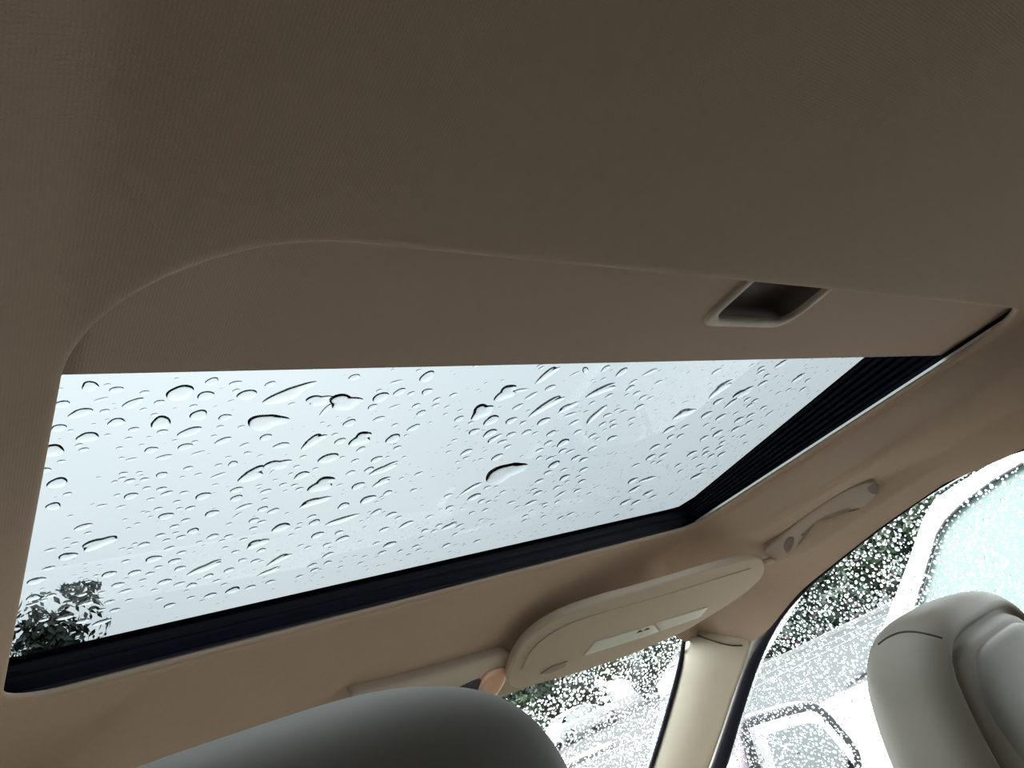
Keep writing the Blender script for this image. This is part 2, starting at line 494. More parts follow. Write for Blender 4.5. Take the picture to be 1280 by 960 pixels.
bez += [lift(hin, SZ - .001), lift(hin, SZ + .004)]
to_local(fixn(loft('handle_bezel', bez, M['plastic'], shade)), SHL)
pc = np.array(((hx0+hx1)/2, hy1 - .036, 0))
poc = [lift(hin, SZ + .004 - .006)]
hin_s = [np.array((pc[0] + (p[0]-pc[0])*.985, pc[1] + (p[1]-pc[1])*.985, 0)) for p in hin]
poc = [lift(hin, SZ + .001), lift(hin_s, SZ + .001)] + [[np.array((pc[0] + (p[0]-pc[0])*s, pc[1] + (p[1]-pc[1])*s, z)) for p in hin] for s, z in ((.985, SZ+.012), (.95, SZ+.0155), (.5, SZ+.016))]
to_local(fixn(loft('handle_pocket', poc, M['recess'], shade, cap1=True)), SHL)

# ------------------------------------------------------------------ raindrops on the sunroof
PN = np.array((0, .07, 1.)); PN /= np.linalg.norm(PN)
PM = Matrix(((1, 0, 0), (0, PN[2], PN[1]), (0, -PN[1], PN[2])))      # local z -> plane normal
HD = .28
def dome(segs, radii, wob):
    """unit drop: flat foot, steep rim, flat-topped; foot and dome do not share vertices"""
    V = []; F = []
    def rr(a, r): return r * (1 + sum(c * math.cos(k*a + p) for k, c, p in wob))
    th = [2*math.pi*j/segs for j in range(segs)]
    for r in radii:
        z = HD * max(0., 1 - r**4.0)
        for a in th: V.append((rr(a, r)*math.cos(a), rr(a, r)*math.sin(a), z))
    V.append((0, 0, HD)); top = len(V) - 1
    n = len(radii)
    for i in range(n - 1):
        for j in range(segs):
            k = (j+1) % segs
            F.append((i*segs+j, i*segs+k, (i+1)*segs+k, (i+1)*segs+j))
    for j in range(segs): F.append(((n-1)*segs+j, (n-1)*segs+(j+1) % segs, top))
    b0 = len(V)
    for a in th: V.append((rr(a, 1)*math.cos(a), rr(a, 1)*math.sin(a), 0))
    F.append(tuple(range(b0, b0+segs))[::-1])
    return V, F
def drop_mesh(name, segs, radii, wob):
    V, F = dome(segs, radii, wob)
    me = bpy.data.meshes.new(name); me.from_pydata(V, [], F); me.update()
    sm = [True]*len(F); sm[-1] = False
    me.polygons.foreach_set('use_smooth', sm)
    me.materials.append(M['water']); me.materials.append(M['foot'])
    me.polygons[len(F)-1].material_index = 1
    return me
RAD = (1, .99, .97, .93, .88, .82, .74, .64, .5, .25)
variants = []
for k in range(8):
    w = [(2, .04+.02*(k % 3), k*1.3), (3, .03+.015*(k % 4), k*2.1), (5, .012*(k % 3), k*.7)]
    variants.append(drop_mesh('raindrop_%d' % k, 28, RAD, w))
bigvar = []
for k in range(5):
    w = [(2, .10, k*1.7), (3, .13, k*2.3+1), (4, .06, k*.9), (5, .05, k)]
    bigvar.append(drop_mesh('large_raindrop_%d' % k, 40, RAD, w))
RAW = "-4212,3556,422,-60,100;-4337,3577,136,6,85;-4127,3555,159,-13,85;-4079,3595,347,-14,85;-3937,3631,240,-27,85;-3755,3633,731,-31,100;-4320,3700,335,-37,100;-4143,3680,354,-42,40;-4229,3788,678,-44,50;-4113,3786,242,-30,90;-3988,3725,639,-81,50;-3847,3727,274,-27,90;-4043,3889,416,-29,100;-3808,3916,585,-30,110;-4318,3913,353,-38,100;-4169,4015,530,-12,100;-4258,3952,141,-25,85;-3942,3977,289,-31,85;-3778,4021,305,-6,85;-3625,4040,724,-46,60;-4319,4125,606,56,100;-4176,4147,252,-26,90;-3812,4205,391,-16,85;-3618,4200,436,-29,85;-3722,4303,493,-25,50;-3909,4296,320,-25,50;-3989,4162,187,-11,85;-4276,4251,208,-6,85;-4344,4324,280,40,100;-4274,4469,558,15,100;-3930,4449,248,-1,85;-3840,4457,183,-24,85;-3705,4509,349,-55,100;-3549,4462,294,-29,85;-3883,4543,308,-38,90;-3797,4544,262,-19,85;-3832,4613,135,-41,85;-3767,4657,245,-29,85;-3670,4688,324,-16,85;-3562,4570,164,-15,85;-4073,3728,93,-12,85;-4151,3905,107,0,85;-4069,4018,157,1,85;-3953,4068,193,3,85;-3872,4149,149,-4,85;-3845,4072,131,-2,85;-4303,4030,81,-18,85;-3964,4272,158,-6,85;-4063,4469,131,10,85;-3605,3676,462,-24,100;-3600,3547,391,-55,85;-3459,3575,366,-27,70;-3365,3683,584,-37,90;-3250,3594,334,-69,85;-3110,3693,1492,-64,45;-3607,3865,521,-30,100;-3443,3910,403,-25,85;-3524,3801,136,-76,60;-3443,3751,202,-45,60;-3155,3971,1197,5,80;-3046,3812,232,-37,70;-2867,3774,858,-1,70;-2662,3804,1237,25,70;-2786,3902,698,-134,30;-3313,4031,222,-41,85;-3120,4169,393,-64,100;-2971,4286,619,-9,50;-2758,4267,969,-96,60;-2752,4052,162,-8,85;-2605,4210,240,-42,85;-2536,4302,436,-77,90;-2545,4072,503,-56,85;-3396,4172,539,-55,60;-3461,4113,186,-11,85;-3241,4246,326,-66,60;-3523,4292,413,-41,40;-3187,4347,267,26,70;-3092,4398,211,-46,60;-2925,4527,940,-6,70;-3105,4635,987,-114,80;-3017,4656,664,82,30;-2944,4632,356,-135,30;-2550,4513,780,-47,85;-2760,4468,249,-38,85;-2696,4724,576,-73,90;-2472,4890,1070,-42,100;-2769,4595,236,-29,85;-3549,4463,252,-30,85;-3356,4466,237,-44,85;-3263,4462,358,-52,90;-3310,4377,197,-20,70;-3466,4557,237,-27,70;-3331,4598,518,-55,40;-2802,4835,284,-46,85;-2702,4868,276,-32,85;-2641,4932,307,-26,85;-2990,4806,236,-17,70;-2881,4754,200,-16,70;-3147,4818,427,-25,85;-2421,4537,214,-27,70;-2294,4956,258,-18,70;-3317,4720,215,-6,70;-3562,4570,160,-16,70;-2705,3548,381,-44,90;-2421,3781,583,-75,100;-2289,3732,470,-66,85;-2180,3760,276,-66,85;-2055,3744,428,-61,90;-2360,3618,462,-32,40;-2149,3573,659,-137,80;-1914,3854,315,-77,85;-1791,3805,307,-58,85;-2435,3895,361,-64,90;-2248,3910,431,-47,40;-2067,3915,322,-76,90;-1887,3925,316,-55,70;-1975,4013,400,-60,90;-1765,3959,252,-63,70;-2315,4049,447,-42,70;-2142,4150,246,-57,90;-1954,4206,582,-74,60;-1562,4130,426,-52,90;-1610,4019,233,-43,70;-1387,4034,1057,-46,100;-1288,3802,999,-79,100;-1205,4181,764,-50,90;-1402,4207,275,-43,85;-1526,4249,212,-61,85;-1299,4338,520,-55,85;-1104,4387,635,-79,100;-994,4491,873,-97,40;-854,4556,497,-35,70;-985,4230,444,-100,85;-2374,4285,882,-56,100;-2086,4330,618,-81,100;-2310,4443,370,-75,90;-1974,4474,347,-27,85;-2106,4613,475,-61,90;-2297,4604,309,-60,85;-1968,4775,1221,-68,45;-1199,4664,635,-61,60;-1452,4528,234,-67,70;-1437,4448,276,-23,70;-1141,4766,342,-25,70;-1208,4823,227,-31,85;-1401,4632,274,-22,70;-769,4820,598,-91,85;-975,4694,219,-93,70;-942,4826,271,-3,70;-2266,4777,419,-34,70;-2111,4765,437,-72,90;-1899,4993,839,-76,60;-2119,5005,583,-61,90;-1710,4985,232,-55,85;-1559,4940,394,-55,70;-473,5092,2092,-11,100;-521,5289,365,-24,70;-538,5403,448,-54,70;-412,5417,297,-8,70;-2424,4534,218,-13,85;-1968,4310,198,-35,85;-1474,5229,341,-37,85;-990,3592,1111,-110,50;-1105,3509,255,-95,85;-823,3772,490,-61,85;-967,3875,620,-85,50;-1125,3790,722,-10,30;-1020,4020,508,-63,70;-690,4027,1636,-88,45;-596,4072,449,-37,85;-395,4080,1157,-69,40;-269,4205,703,-40,40;-117,4350,633,-73,50;-555,4273,653,-54,90;-971,4220,577,-78,85;-797,4273,353,-58,85;-653,4432,467,-53,90;-824,4444,473,-45,85;-522,4468,334,-41,70;-305,4499,544,-75,85;104,4264,1708,-142,20;-671,3601,482,-76,40;-573,3549,560,74,50;-354,3537,508,-111,70;-102,3598,646,-127,80;-373,3699,234,-72,70;-254,3688,291,-68,70;-138,3841,1435,-49,50;35,3943,451,-60,70;236,3839,509,-60,85;193,3749,447,-87,70;308,3608,787,-65,40;585,3770,427,-47,70;567,4010,454,-74,85;697,4033,422,-75,60;411,3929,478,-27,70;285,3950,295,-59,70;661,4171,542,-67,85;356,4195,374,-44,70;479,4232,412,-33,70;-116,4045,341,-89,85;-79,4181,303,-34,70;282,4269,500,-24,70;734,4386,464,-58,70;337,4431,422,-75,90;541,4479,455,-37,85;822,4498,307,-79,90;459,4393,377,-30,85;722,4716,689,-29,70;555,4887,528,-57,85;356,4629,475,-48,90;481,4705,362,-86,70;58,4522,431,-79,90;-13,4695,746,-83,90;100,4855,464,-55,90;236,4890,516,-47,70;-219,4668,470,-36,85;-253,4786,458,-34,85;-855,4555,498,-23,70;-734,4654,389,-35,85;-760,4785,323,-30,85;-160,4936,378,-65,90;16,4977,405,-30,100;169,5119,717,-73,100;431,5037,582,-41,85;590,5102,558,-50,85;420,5269,421,-40,85;197,5274,518,-32,85;774,5332,561,-23,85;558,5452,631,-65,100;186,5440,532,-46,85;804,5487,367,-49,85;688,5565,351,-42,85;1715,5041,772,-65,70;1861,5278,713,-54,90;2100,5278,680,-54,70;2041,5423,390,-53,85;2188,5458,457,-64,85;1727,5430,559,-46,70;2023,5837,762,-75,90;2369,5876,1455,-15,30;1775,3944,1586,-131,60;2329,4043,1286,-65,80;1362,3639,605,-99,60;2007,4193,694,-106,85;2321,4255,950,-133,50;1591,4358,1651,-29,50;2598,4201,489,-86,85;2542,3892,619,-80,85;2465,3541,789,-78,70;3222,3818,915,-98,70;3535,3886,454,-59,85;3683,4073,511,-90,85;2152,3611,477,-63,85;2232,3676,490,-71,85;2443,3750,457,-43,85;1910,3552,302,-82,85;2680,3782,276,-108,85;3326,4066,379,-105,85;3175,4122,516,-84,50;3224,4415,537,-53,85;2824,4327,565,-72,85;2811,4244,561,-72,85;2066,4442,730,-76,85;2443,4530,704,-64,85;2949,4640,672,-91,90;3116,4565,587,-72,85;3287,4733,586,-67,85;3560,4581,750,-130,40;1894,4659,532,-56,85;1614,4679,740,-97,85;1817,4853,526,-100,85;2003,4858,539,-75,85;2608,4986,638,-62,85;2807,4912,777,-79,90;3048,5055,448,-87,85;3206,5174,522,-61,85;3290,5308,598,-64,85;3095,5403,626,-62,85;2964,5275,521,-31,85;3332,5506,596,-41,85;3562,5504,680,-48,85;2741,5344,770,-43,85;2960,5501,471,-72,85;2095,5277,679,-54,70;1988,5069,536,-77,85;1757,5016,364,-85,85;2180,5452,462,-78,85;2728,5626,540,-90,85;2962,5812,470,-87,85;3325,5739,593,-63,85;3608,6058,967,-16,85;3564,5890,508,-55,85;3805,5875,555,-71,85;3324,5060,325,-80,85;3577,5082,497,-51,85;3149,4856,721,-19,85;2315,4675,426,-59,85;2580,4785,413,-42,85;3757,4877,455,-46,85;3872,5287,399,-52,85;2705,4488,420,-87,85;-4281,4740,431,-38,100;-4215,4620,240,-33,90;-3852,4730,431,-37,90;-3584,5068,518,-52,90;-4091,5059,555,-51,60;-3973,5321,1275,-57,50;-4141,5441,602,-20,85;-4253,5316,350,-30,60;-4241,5582,394,-24,70;-4307,5740,589,-29,80;-4306,6006,486,-26,100;-4194,6031,376,-25,85;-4309,6130,369,-36,60;-4007,4813,299,-16,60;-3892,4861,291,-39,60;-3630,4755,392,-49,70;-3516,4774,271,-26,85;-3718,4809,250,-17,70;-3539,4887,250,-22,85;-3503,4990,224,-24,85;-3648,4952,276,-19,85;-3740,4971,178,-24,85;-3431,5003,340,-47,85;-3680,5054,165,-29,85;-3492,5243,312,-35,90;-3432,5169,279,-32,85;-3753,5126,193,-19,85;-3569,5348,335,-25,85;-3464,5352,237,-34,85;-3412,5427,335,-30,85;-3511,5443,272,-38,85;-3662,5449,381,-22,90;-3468,5584,386,-56,70;-3359,5693,355,-34,85;-3557,5711,595,-23,85;-3389,5820,485,-46,85;-3750,5678,296,-23,85;-3803,5470,275,-42,50;-3745,5491,210,-18,85;-3842,5843,517,-27,90;-3662,5898,457,-42,90;-3537,5966,334,-6,85;-3492,5879,311,-3,85;-3318,5972,446,-26,90;-3399,6173,539,-42,85;-3755,6063,461,-37,85;-3576,6068,280,-25,85;-3968,5910,222,-16,85;-3679,6210,488,-23,60;-3854,6150,276,-32,85;-3987,6121,353,-39,85;-3935,6293,418,-7,85;-3777,6360,394,-66,85;-3626,6403,295,-19,85;-3454,6301,277,-12,85;-3268,6277,466,-44,70;-3384,6510,318,-49,85;-3273,6689,489,-48,90;-4167,5194,196,1,85;-4114,5276,220,-8,85;-3710,6544,401,-2,85;-3812,6481,292,-3,85;-4172,4897,169,-11,85;-3800,5175,171,-7,85;-3839,5043,167,-3,85;-4063,6480,554,-1,80;-3787,6738,731,-41,60;-3932,6627,530,-18,80;-4211,6447,366,-32,85;-3378,4850,535,-44,90;-3258,5122,508,-39,90;-3340,5357,434,-43,100;-3148,4821,442,-19,85;-3120,4942,464,-30,90;-3029,5092,599,-48,50;-3051,5217,477,-106,30;-2917,4901,413,-52,70;-2435,5174,1447,-31,35;-2048,5589,1365,-36,35;-2863,5170,416,-34,90;-2766,5229,505,-53,70;-2890,5025,241,-39,85;-2891,5337,409,-32,90;-2812,5386,321,-21,85;-2853,5476,335,-11,85;-2618,5528,719,-48,100;-2749,5759,1026,-37,60;-3167,5500,493,-35,70;-3035,5543,337,-27,85;-2892,5645,307,-22,85;-2674,5910,417,-29,85;-2907,5850,322,-18,85;-2804,6038,368,-30,85;-2673,6104,419,-32,85;-2453,6166,1152,-78,50;-3110,6048,1421,-67,40;-2885,6193,468,-67,85;-2470,6392,1037,-56,40;-3043,6230,443,-59,85;-2944,6368,343,-35,85;-2744,6643,686,-60,90;-2572,6662,463,-22,85;-2394,6636,443,-27,85;-2935,6654,525,-44,85;-3156,6349,464,-43,85;-3106,6617,327,-28,85;-2318,5544,516,-56,90;-2377,5432,379,-44,85;-2207,5803,600,-57,90;-1902,5974,620,-69,85;-1981,5832,433,-17,85;-2132,5319,562,-57,90;-2029,6047,416,-58,85;-1944,6283,607,-89,70;-2219,6032,316,-58,85;-2306,5965,278,-47,85;-2039,6451,466,-46,85;-1973,6572,450,-31,85;-2102,6661,356,-55,85;-1876,6460,426,-37,85;-1676,6644,273,-73,85;-2630,5310,195,-75,85;-3429,5173,314,-35,85;-3313,5952,374,1,90;-3258,6265,345,-21,85;-3515,4775,271,-45,85;-2855,6480,278,-42,85;-2438,5613,299,-7,85;-2450,5532,244,-17,85;-2473,5716,243,-59,85;-3011,5741,256,14,85;-3255,5565,235,-50,85;-3071,5607,259,-22,85;-1751,5204,452,-45,85;-1920,5264,738,-39,85;-1730,5543,588,-93,70;-1527,5642,518,-49,85;-1405,5739,371,-44,85;-1243,5918,765,-76,60;-1475,5939,498,-31,85;-1249,6318,692,-41,90;-1270,6491,474,-77,85;-1439,6231,368,-36,85;-1031,6552,357,-108,85;-853,6697,314,-40,85;-1453,6651,319,-68,85;-1458,6503,290,-23,85;-1472,5240,440,-37,50;-1012,5840,419,-75,70;-834,5707,464,-49,85;-984,5442,458,-2,85;-755,5369,1195,-90,30;-617,5562,741,-86,85;-447,5690,426,-63,100;-607,6150,885,-73,60;-770,6087,442,-48,85;-449,6203,509,-85,70;-910,6146,452,-19,85;-771,6202,387,-33,85;-878,6306,343,-43,85;-399,6400,378,-75,85;-391,6654,523,-81,85;-850,6509,431,-29,85;-764,6619,355,-41,85;-242,5562,369,-46,85;-267,5925,388,-117,85;-434,5930,376,-48,85;-185,6156,327,-48,85;-259,5657,275,-56,85;-321,5737,359,-33,85;87,6724,464,-39,85;81,6357,330,-140,85;-338,6314,260,-49,85;599,5669,471,-61,85;798,5864,852,-99,40;400,5947,771,-64,60;349,5724,560,-82,90;232,5632,414,-49,85;879,6050,447,-88,85;58,5847,572,-19,50;687,6049,440,-27,85;753,6137,346,-79,85;1053,5839,522,-48,85;1426,6497,630,-61,60;1294,6553,513,-98,85;1376,5844,668,-69,25;1370,5990,388,-40,85;2296,6113,833,-96,85;2435,6467,784,-69,90;2725,6549,769,-50,85;2773,6318,802,-61,90;3025,6486,600,-68,85;2046,6279,472,-99,60;2602,6881,460,-85,85;2845,6796,363,-99,85;2041,6650,411,-71,85;-238,5563,369,-46,85;535,6279,445,-46,85;555,6172,313,-76,85;900,6403,371,-72,85;1101,6671,335,-68,85;231,5998,338,-54,85;610,6410,385,-21,85;964,5613,535,-5,85;683,5559,351,-42,85;3469,6526,469,-154,85"
drops = []
for e in RAW.split(';'):
    a, b, c, d, g = map(int, e.split(','))
    drops.append([a/1e4, b/1e4, c/1e5, d/100, g/100])
dd = []
for cx, cy, a, an, b in drops:          # the listed chord is the near rim: the drop lies behind it
    nx, ny = -math.sin(an), math.cos(an)
    if ny < 0: nx, ny = -nx, -ny
    o = .30*a*b
    dd.append((cx + nx*o, cy + ny*o, a, an, b))
dd.sort(key=lambda q: -q[2]*q[2]*q[4])
keep = []
for q in dd:                            # no drop sits inside another
    if all((q[0]-k[0])**2 + (q[1]-k[1])**2 > (.80*k[2])**2 for k in keep): keep.append(q)
dd = keep
special = {
    (277, 492): 'long slanting raindrop just below the sunshade edge, its near end hooked',
    (335, 521): 'wide arched raindrop below the long slanting one near the sunshade edge',
    (434, 500): 'wing-shaped raindrop right of the long slanting one',
    (402, 600): 'peaked raindrop like a small tent, left of centre of the sunroof',
    (632, 580): 'largest peaked raindrop in the middle of the sunroof',
    (122, 679): 'thick leaf-shaped raindrop low at the left side of the sunroof',
    (255, 710): 'long tapering raindrop near the front frame at lower left',
    (393, 627): 'long straight raindrop beneath the tent-shaped one',
    (900, 487): 'pointed grey raindrop at the upper right of the sunroof',
    (856, 516): 'pale shallow raindrop left of the pointed grey one',
    (745, 520): 'thin diagonal streak of water right of the sunroof centre',
    (684, 507): 'long bent raindrop above the middle of the sunroof',
    (481, 585): 'slanting dark raindrop between the tent-shaped drop and the centre',
}
def proj(p):
    c = ROT.T @ (np.array(p) - CAM); return 640 + FPX*c[0]/c[2], 480 + FPX*c[1]/c[2]
GAP = .0004
names = {}
for key in special:
    best = min(range(40), key=lambda i: (lambda u: (u[0]-key[0])**2 + (u[1]-key[1])**2)(proj((dd[i][0], dd[i][1], GZ(dd[i][1])))))
    names.setdefault(best, special[key])
NIND = 300
for i, (cx, cy, a, an, b) in enumerate(dd[:NIND]):
    me = bigvar[i % 5] if a > .0078 else variants[i % 8]
    o = bpy.data.objects.new('raindrop', me)
    hs = min(a*max(b, .45), .0085) * (1.0 if b > .6 else 1.25)
    R3 = PM @ Matrix.Rotation(an, 3, 'Z') @ Matrix.Diagonal((a, a*b, hs))
    m4 = R3.to_4x4(); m4.translation = (cx, cy, GZ(cy) + GAP)
    o.matrix_world = m4
    link(o)
    tag(o, names.get(i, 'clear domed raindrop among many on the sunroof glass'), 'raindrop', 'raindrops on the sunroof glass')
# drops too many and small to count: one object
SV, SF = dome(12, (1, .97, .9, .8, .6), [(2, .05, .3), (3, .04, 1.)])
SV = np.array(SV)
class Scatter:
    def __init__(s): s.V = []; s.F = []; s.S = []; s.n = 0
    def add(s, V, F, p, U, W, N):
        s.V.append(np.array(p) + V[:, :1]*U + V[:, 1:2]*W + V[:, 2:3]*N)
        for f in F: s.F.append(tuple(i + s.n for i in f)); s.S.append(len(f) < 6)
        s.n += len(V)
    def build(s, name, m, parent=None, foot=None):
        me = bpy.data.meshes.new(name)
        me.from_pydata([tuple(v) for v in np.concatenate(s.V)], [], s.F); me.update()
        me.polygons.foreach_set('use_smooth', s.S)
        me.materials.append(m)
        if foot is not None:
            me.materials.append(foot); me.polygons.foreach_set('material_index', [0 if q else 1 for q in s.S])
        return link(bpy.data.objects.new(name, me), parent)
sc = Scatter()
T1 = np.array((1., 0, 0)); T2 = np.cross(PN, T1)
occ = [(q[0], q[1], q[2]) for q in dd]
def put_small(cx, cy, a, an, b, hh):
    U = (T1*math.cos(an) + T2*math.sin(an))*a; W = (-T1*math.sin(an) + T2*math.cos(an))*a*b
    sc.add(SV, SF, (cx, cy, GZ(cy) + GAP), U, W, PN*hh)
for cx, cy, a, an, b in dd[NIND:]: put_small(cx, cy, a, an, b, a*max(b, .4))
made = len(occ); OC = np.zeros((made + 1150, 3)); OC[:made] = occ
NT_ = made + 1150
while made < NT_:
    cx = rng.uniform(-.455, .425); cy = rng.uniform(.30, .703)
    # drops crowd towards the right and the front
    if rng.random() > .35 + .65*min(1, max(0, (cx + .35)/.6)) * (.6 + .4*(cy - .3)/.4): continue
    a = .0006 + .0017*rng.random()**1.6
    q = OC[:made]
    if ((cx-q[:,0])**2 + (cy-q[:,1])**2 < (q[:,2] + a*.9)**2).any(): continue
    OC[made] = (cx, cy, a); put_small(cx, cy, a, -.45 + rng.normal()*.2, .85, a*.9); made += 1
small = sc.build('small_raindrops', M['water'], None, M['foot'])
tag(small, 'fine raindrops scattered between the larger drops on the sunroof', 'raindrops', kind='stuff')

# ------------------------------------------------------------------ sun visor
vA, vB, vC = onx(660, 795, .125), onx(955, 697, .51), onx(760, 830, .28)
VN = np.cross(vB - vA, vC - vA); VN /= np.linalg.norm(VN)
if VN @ (CAM - vA) < 0: VN = -VN
def onv(px, py, d=0.): return onpl(px, py, vA + VN*d, VN)
vout = [(636,850),(640,830),(652,808),(668,791),(690,776),(720,762),(760,749),(800,738),(850,723),(900,708),(935,699),(950,699),(957,707),(953,722),(938,737),(915,754),(880,776),(850,793),(800,815),(760,830),(710,846),(665,858),(646,862)]
vloop = resample(catmull([onv(*p) for p in vout], 5), 110)
vis = empty('sun_visor', onv(800, 790))
VL = np.array(onv(800, 790))
tag(vis, 'beige padded sun visor folded up beside the windscreen pillar', 'sun visor')
to_local(pillow('visor_body', vloop, VN, .015, .0042, M['visor'], vis, segs=5, dome=.003), VL)
# stitched seam line running parallel to the upper edge
sm = [onv(px, py, .0018) for px, py in ((652,838),(664,815),(684,796),(715,779),(760,764),(810,750),(860,735),(905,721),(938,711))]
to_local(tube('edge_seam', catmull(sm, 4, closed=False), .0011, M['visor'], vis, 8), VL)
def vquad(name, px, d, th, m, parent):
    lp = resample([onv(*p, d) for p in px], 32)
    return to_local(pillow(name, lp, VN, th, .0003, m, parent, segs=1), VL)
lab = vquad('warning_sticker', ((730,820),(744,803),(817,781),(824,790),(800,798)), .0042, .002, M['sticker'], vis)
lab['label'] = 'pale printed sticker'
lab2 = vquad('warning_sticker', ((826,789),(819,779),(886,759),(875,772)), .0036, .002, M['sticker'], vis)
for a, b in ((800, 790), (809, 787)):
    vquad('pictogram', ((a-4,b+1.8),(a-1,b-1.5),(a+1.5,b-2.2),(a+4,b-.6),(a+1,b+.4)), .0047, .0008, M['ink'], vis)
cl = vquad('clip_shade', ((676,843),(690,834),(710,827),(706,834),(688,842)), .0036, .002, M['handle'], vis)  # raised darker patch standing in for shade in the clip's hollow
to_local(tube('pivot_arm', [onv(951, 704, -.006), onv(965, 700, -.02)], .005, M['plastic'], vis), VL)

# ------------------------------------------------------------------ overhead console with tinted lens
def oncon(px, py, d=0.): return onpl(px, py, (0, .86, 1.352 + d), (0, .55, 1))
con = empty('overhead_console', oncon(580, 850))
CL = np.array(oncon(580, 850))
tag(con, 'beige overhead console at the windscreen header with a copper lens', 'console')
cN = np.array((0, .55, 1.)); cN /= np.linalg.norm(cN)
if cN @ (CAM - oncon(580, 850)) < 0: cN = -cN
cpx = [(440,872),(480,862),(540,846),(600,828),(628,819),(640,822),(639,836),(632,852),(618,874),(596,890),(540,896),(470,886)]
cl_ = resample(catmull([oncon(*p) for p in cpx], 5), 90)
to_local(pillow('housing', cl_, cN, .028, .007, M['plastic'], con, segs=5), CL)
def cquad(name, px, d, th, m, e=.001):
    lp = resample(catmull([oncon(*p) for p in px], 4), 48)
    lp = [p + cN*d for p in lp]
    return to_local(pillow(name, lp, cN, th, e, m, con, segs=2), CL)
d_ = cquad('dark_panel', ((553,866),(575,858),(600,848),(597,864),(590,878),(568,884),(550,880)), .0012, .004, M['navy'])
l_ = cquad('lamp_lens', ((603,846),(618,836),(632,834),(630,850),(619,868),(604,882),(594,876)), .0035, .006, M['copper'], .0025)
l_['label'] = 'glossy copper tinted lens'

# ------------------------------------------------------------------ grab handle over the right door
def H3(px, py):
    """point of the lining seen along this line"""
    loc, nrm, _, _ = BV.ray_cast(Vector(CAM), Vector(ray(px, py)).normalized())
    return np.array(loc), np.array(nrm)
bpy.context.view_layer.update()
BV = BVHTree.FromObject(ceiling, bpy.context.evaluated_depsgraph_get())
gh = empty('grab_handle', H3(1040, 655)[0])
GL = np.array(H3(1040, 655)[0])
tag(gh, 'taupe folded grab handle on the roof rail above the right window', 'grab handle')
gpx = [(958,687),(985,663),(1015,640),(1050,617),(1078,605),(1094,603),(1097,612),(1092,624),(1078,634),(1060,633),(1040,641),(1015,658),(994,678),(990,690),(975,699),(960,697)]
gc, gn = H3(1030, 650)
if gn @ (CAM - gc) < 0: gn = -gn
gpt = [H3(*p)[0] for p in gpx]
gnn = np.linalg.svd(np.array(gpt) - np.mean(gpt, 0))[2][2]
if gnn @ (CAM - gc) < 0: gnn = -gnn
gp = [onpl(px, py, np.mean(gpt, 0) + gnn*.0055, gnn) for px, py in gpx]
gloop = resample(catmull(gp, 5), 90)
to_local(pillow('grip', gloop, gnn, .020, .0035, M['handle'], gh, segs=4), GL)
for px in (((979,682),(985,672),(993,672),(991,684),(984,692)), ((1084,611),(1092,605),(1099,609),(1097,618),(1089,617))):
    lp = resample(catmull([onpl(*p, np.mean(gpt, 0) + gnn*.0058, gnn) for p in px], 4), 30)
    to_local(pillow('hinge_shade', lp, gnn, .003, .0012, M['recess'], gh, segs=2), GL)  # raised dark patches that paint the shade at the hinges

# ------------------------------------------------------------------ windscreen pillar trim and seals
Lp = [onx(862, 786, .625)] + [onx(px, py, x) for px, py, x in ((857,801,.575),(852,830,.582),(842,870,.592),(829,915,.604),(815,960,.618),(790,1040,.645),(765,1120,.675))]
Rp = [onpl(950, 782, SP0, SPN) + np.array((.028,.028,.006))] + [onpl(px, py, SP0, SPN) + np.array((-.004,0,0)) for px, py in ((941,802),(933,828),(920,864),(904,912),(887,960),(858,1040),(828,1120))]
def strip(A, B, bulge, nseg, n_along):
    A = resample(catmull(A, 6, False), n_along, False); B = resample(catmull(B, 6, False), n_along, False)
    L = []
    for a, b in zip(A, B):
        row = []
        t0 = A[-1] - A[0]
        n = np.cross(b - a, t0); n /= np.linalg.norm(n)
        if n @ (CAM - a) < 0: n = -n
        for k in range(nseg + 1):
            t = k / nseg
            row.append(a + (b - a)*t + n*bulge*math.sin(math.pi*t)**.7)
        back = [a + (b - a)*.5 - n*.02]
        L.append(row + back)
    return L
rows = strip(Lp, Rp, .016, 14, 20)
trim = fixn(loft('trim_1', rows, M['pillar'], None, closed=True, cap0=True, cap1=True))
tag(trim, 'cream plastic trim on the right windscreen pillar', 'pillar trim', kind='structure')
mir_rows = [[p * (-1, 1, 1) for p in r] for r in rows]
trim2 = fixn(loft('trim_2', mir_rows, M['pillar'], None, closed=True, cap0=True, cap1=True))
tag(trim2, 'cream plastic trim on the left windscreen pillar', 'pillar trim', kind='structure')
# dark joint between lining and pillar trim
bpy.context.view_layer.update()
_dg = bpy.context.evaluated_depsgraph_get()
_b1, _b2 = BVHTree.FromObject(trim, _dg), BVHTree.FromObject(ceiling, _dg)
def near_hit(px, py):
    d = Vector(ray(px, py)).normalized(); c = Vector(CAM)
    h = [q for q in (_b1.ray_cast(c, d), _b2.ray_cast(c, d)) if q[0] is not None]
    return np.array(min(h, key=lambda q: q[3])[0]) if h else None
jp = [near_hit(*q) for q in ((872,794),(885,799),(900,804),(915,807),(928,807),(940,803))]
jp = [q + (CAM - q)/np.linalg.norm(CAM - q)*.0005 for q in jp if q is not None]
jn = tube('trim_gap', catmull(jp, 5, False), .0013, M['seam'], trim, 8)
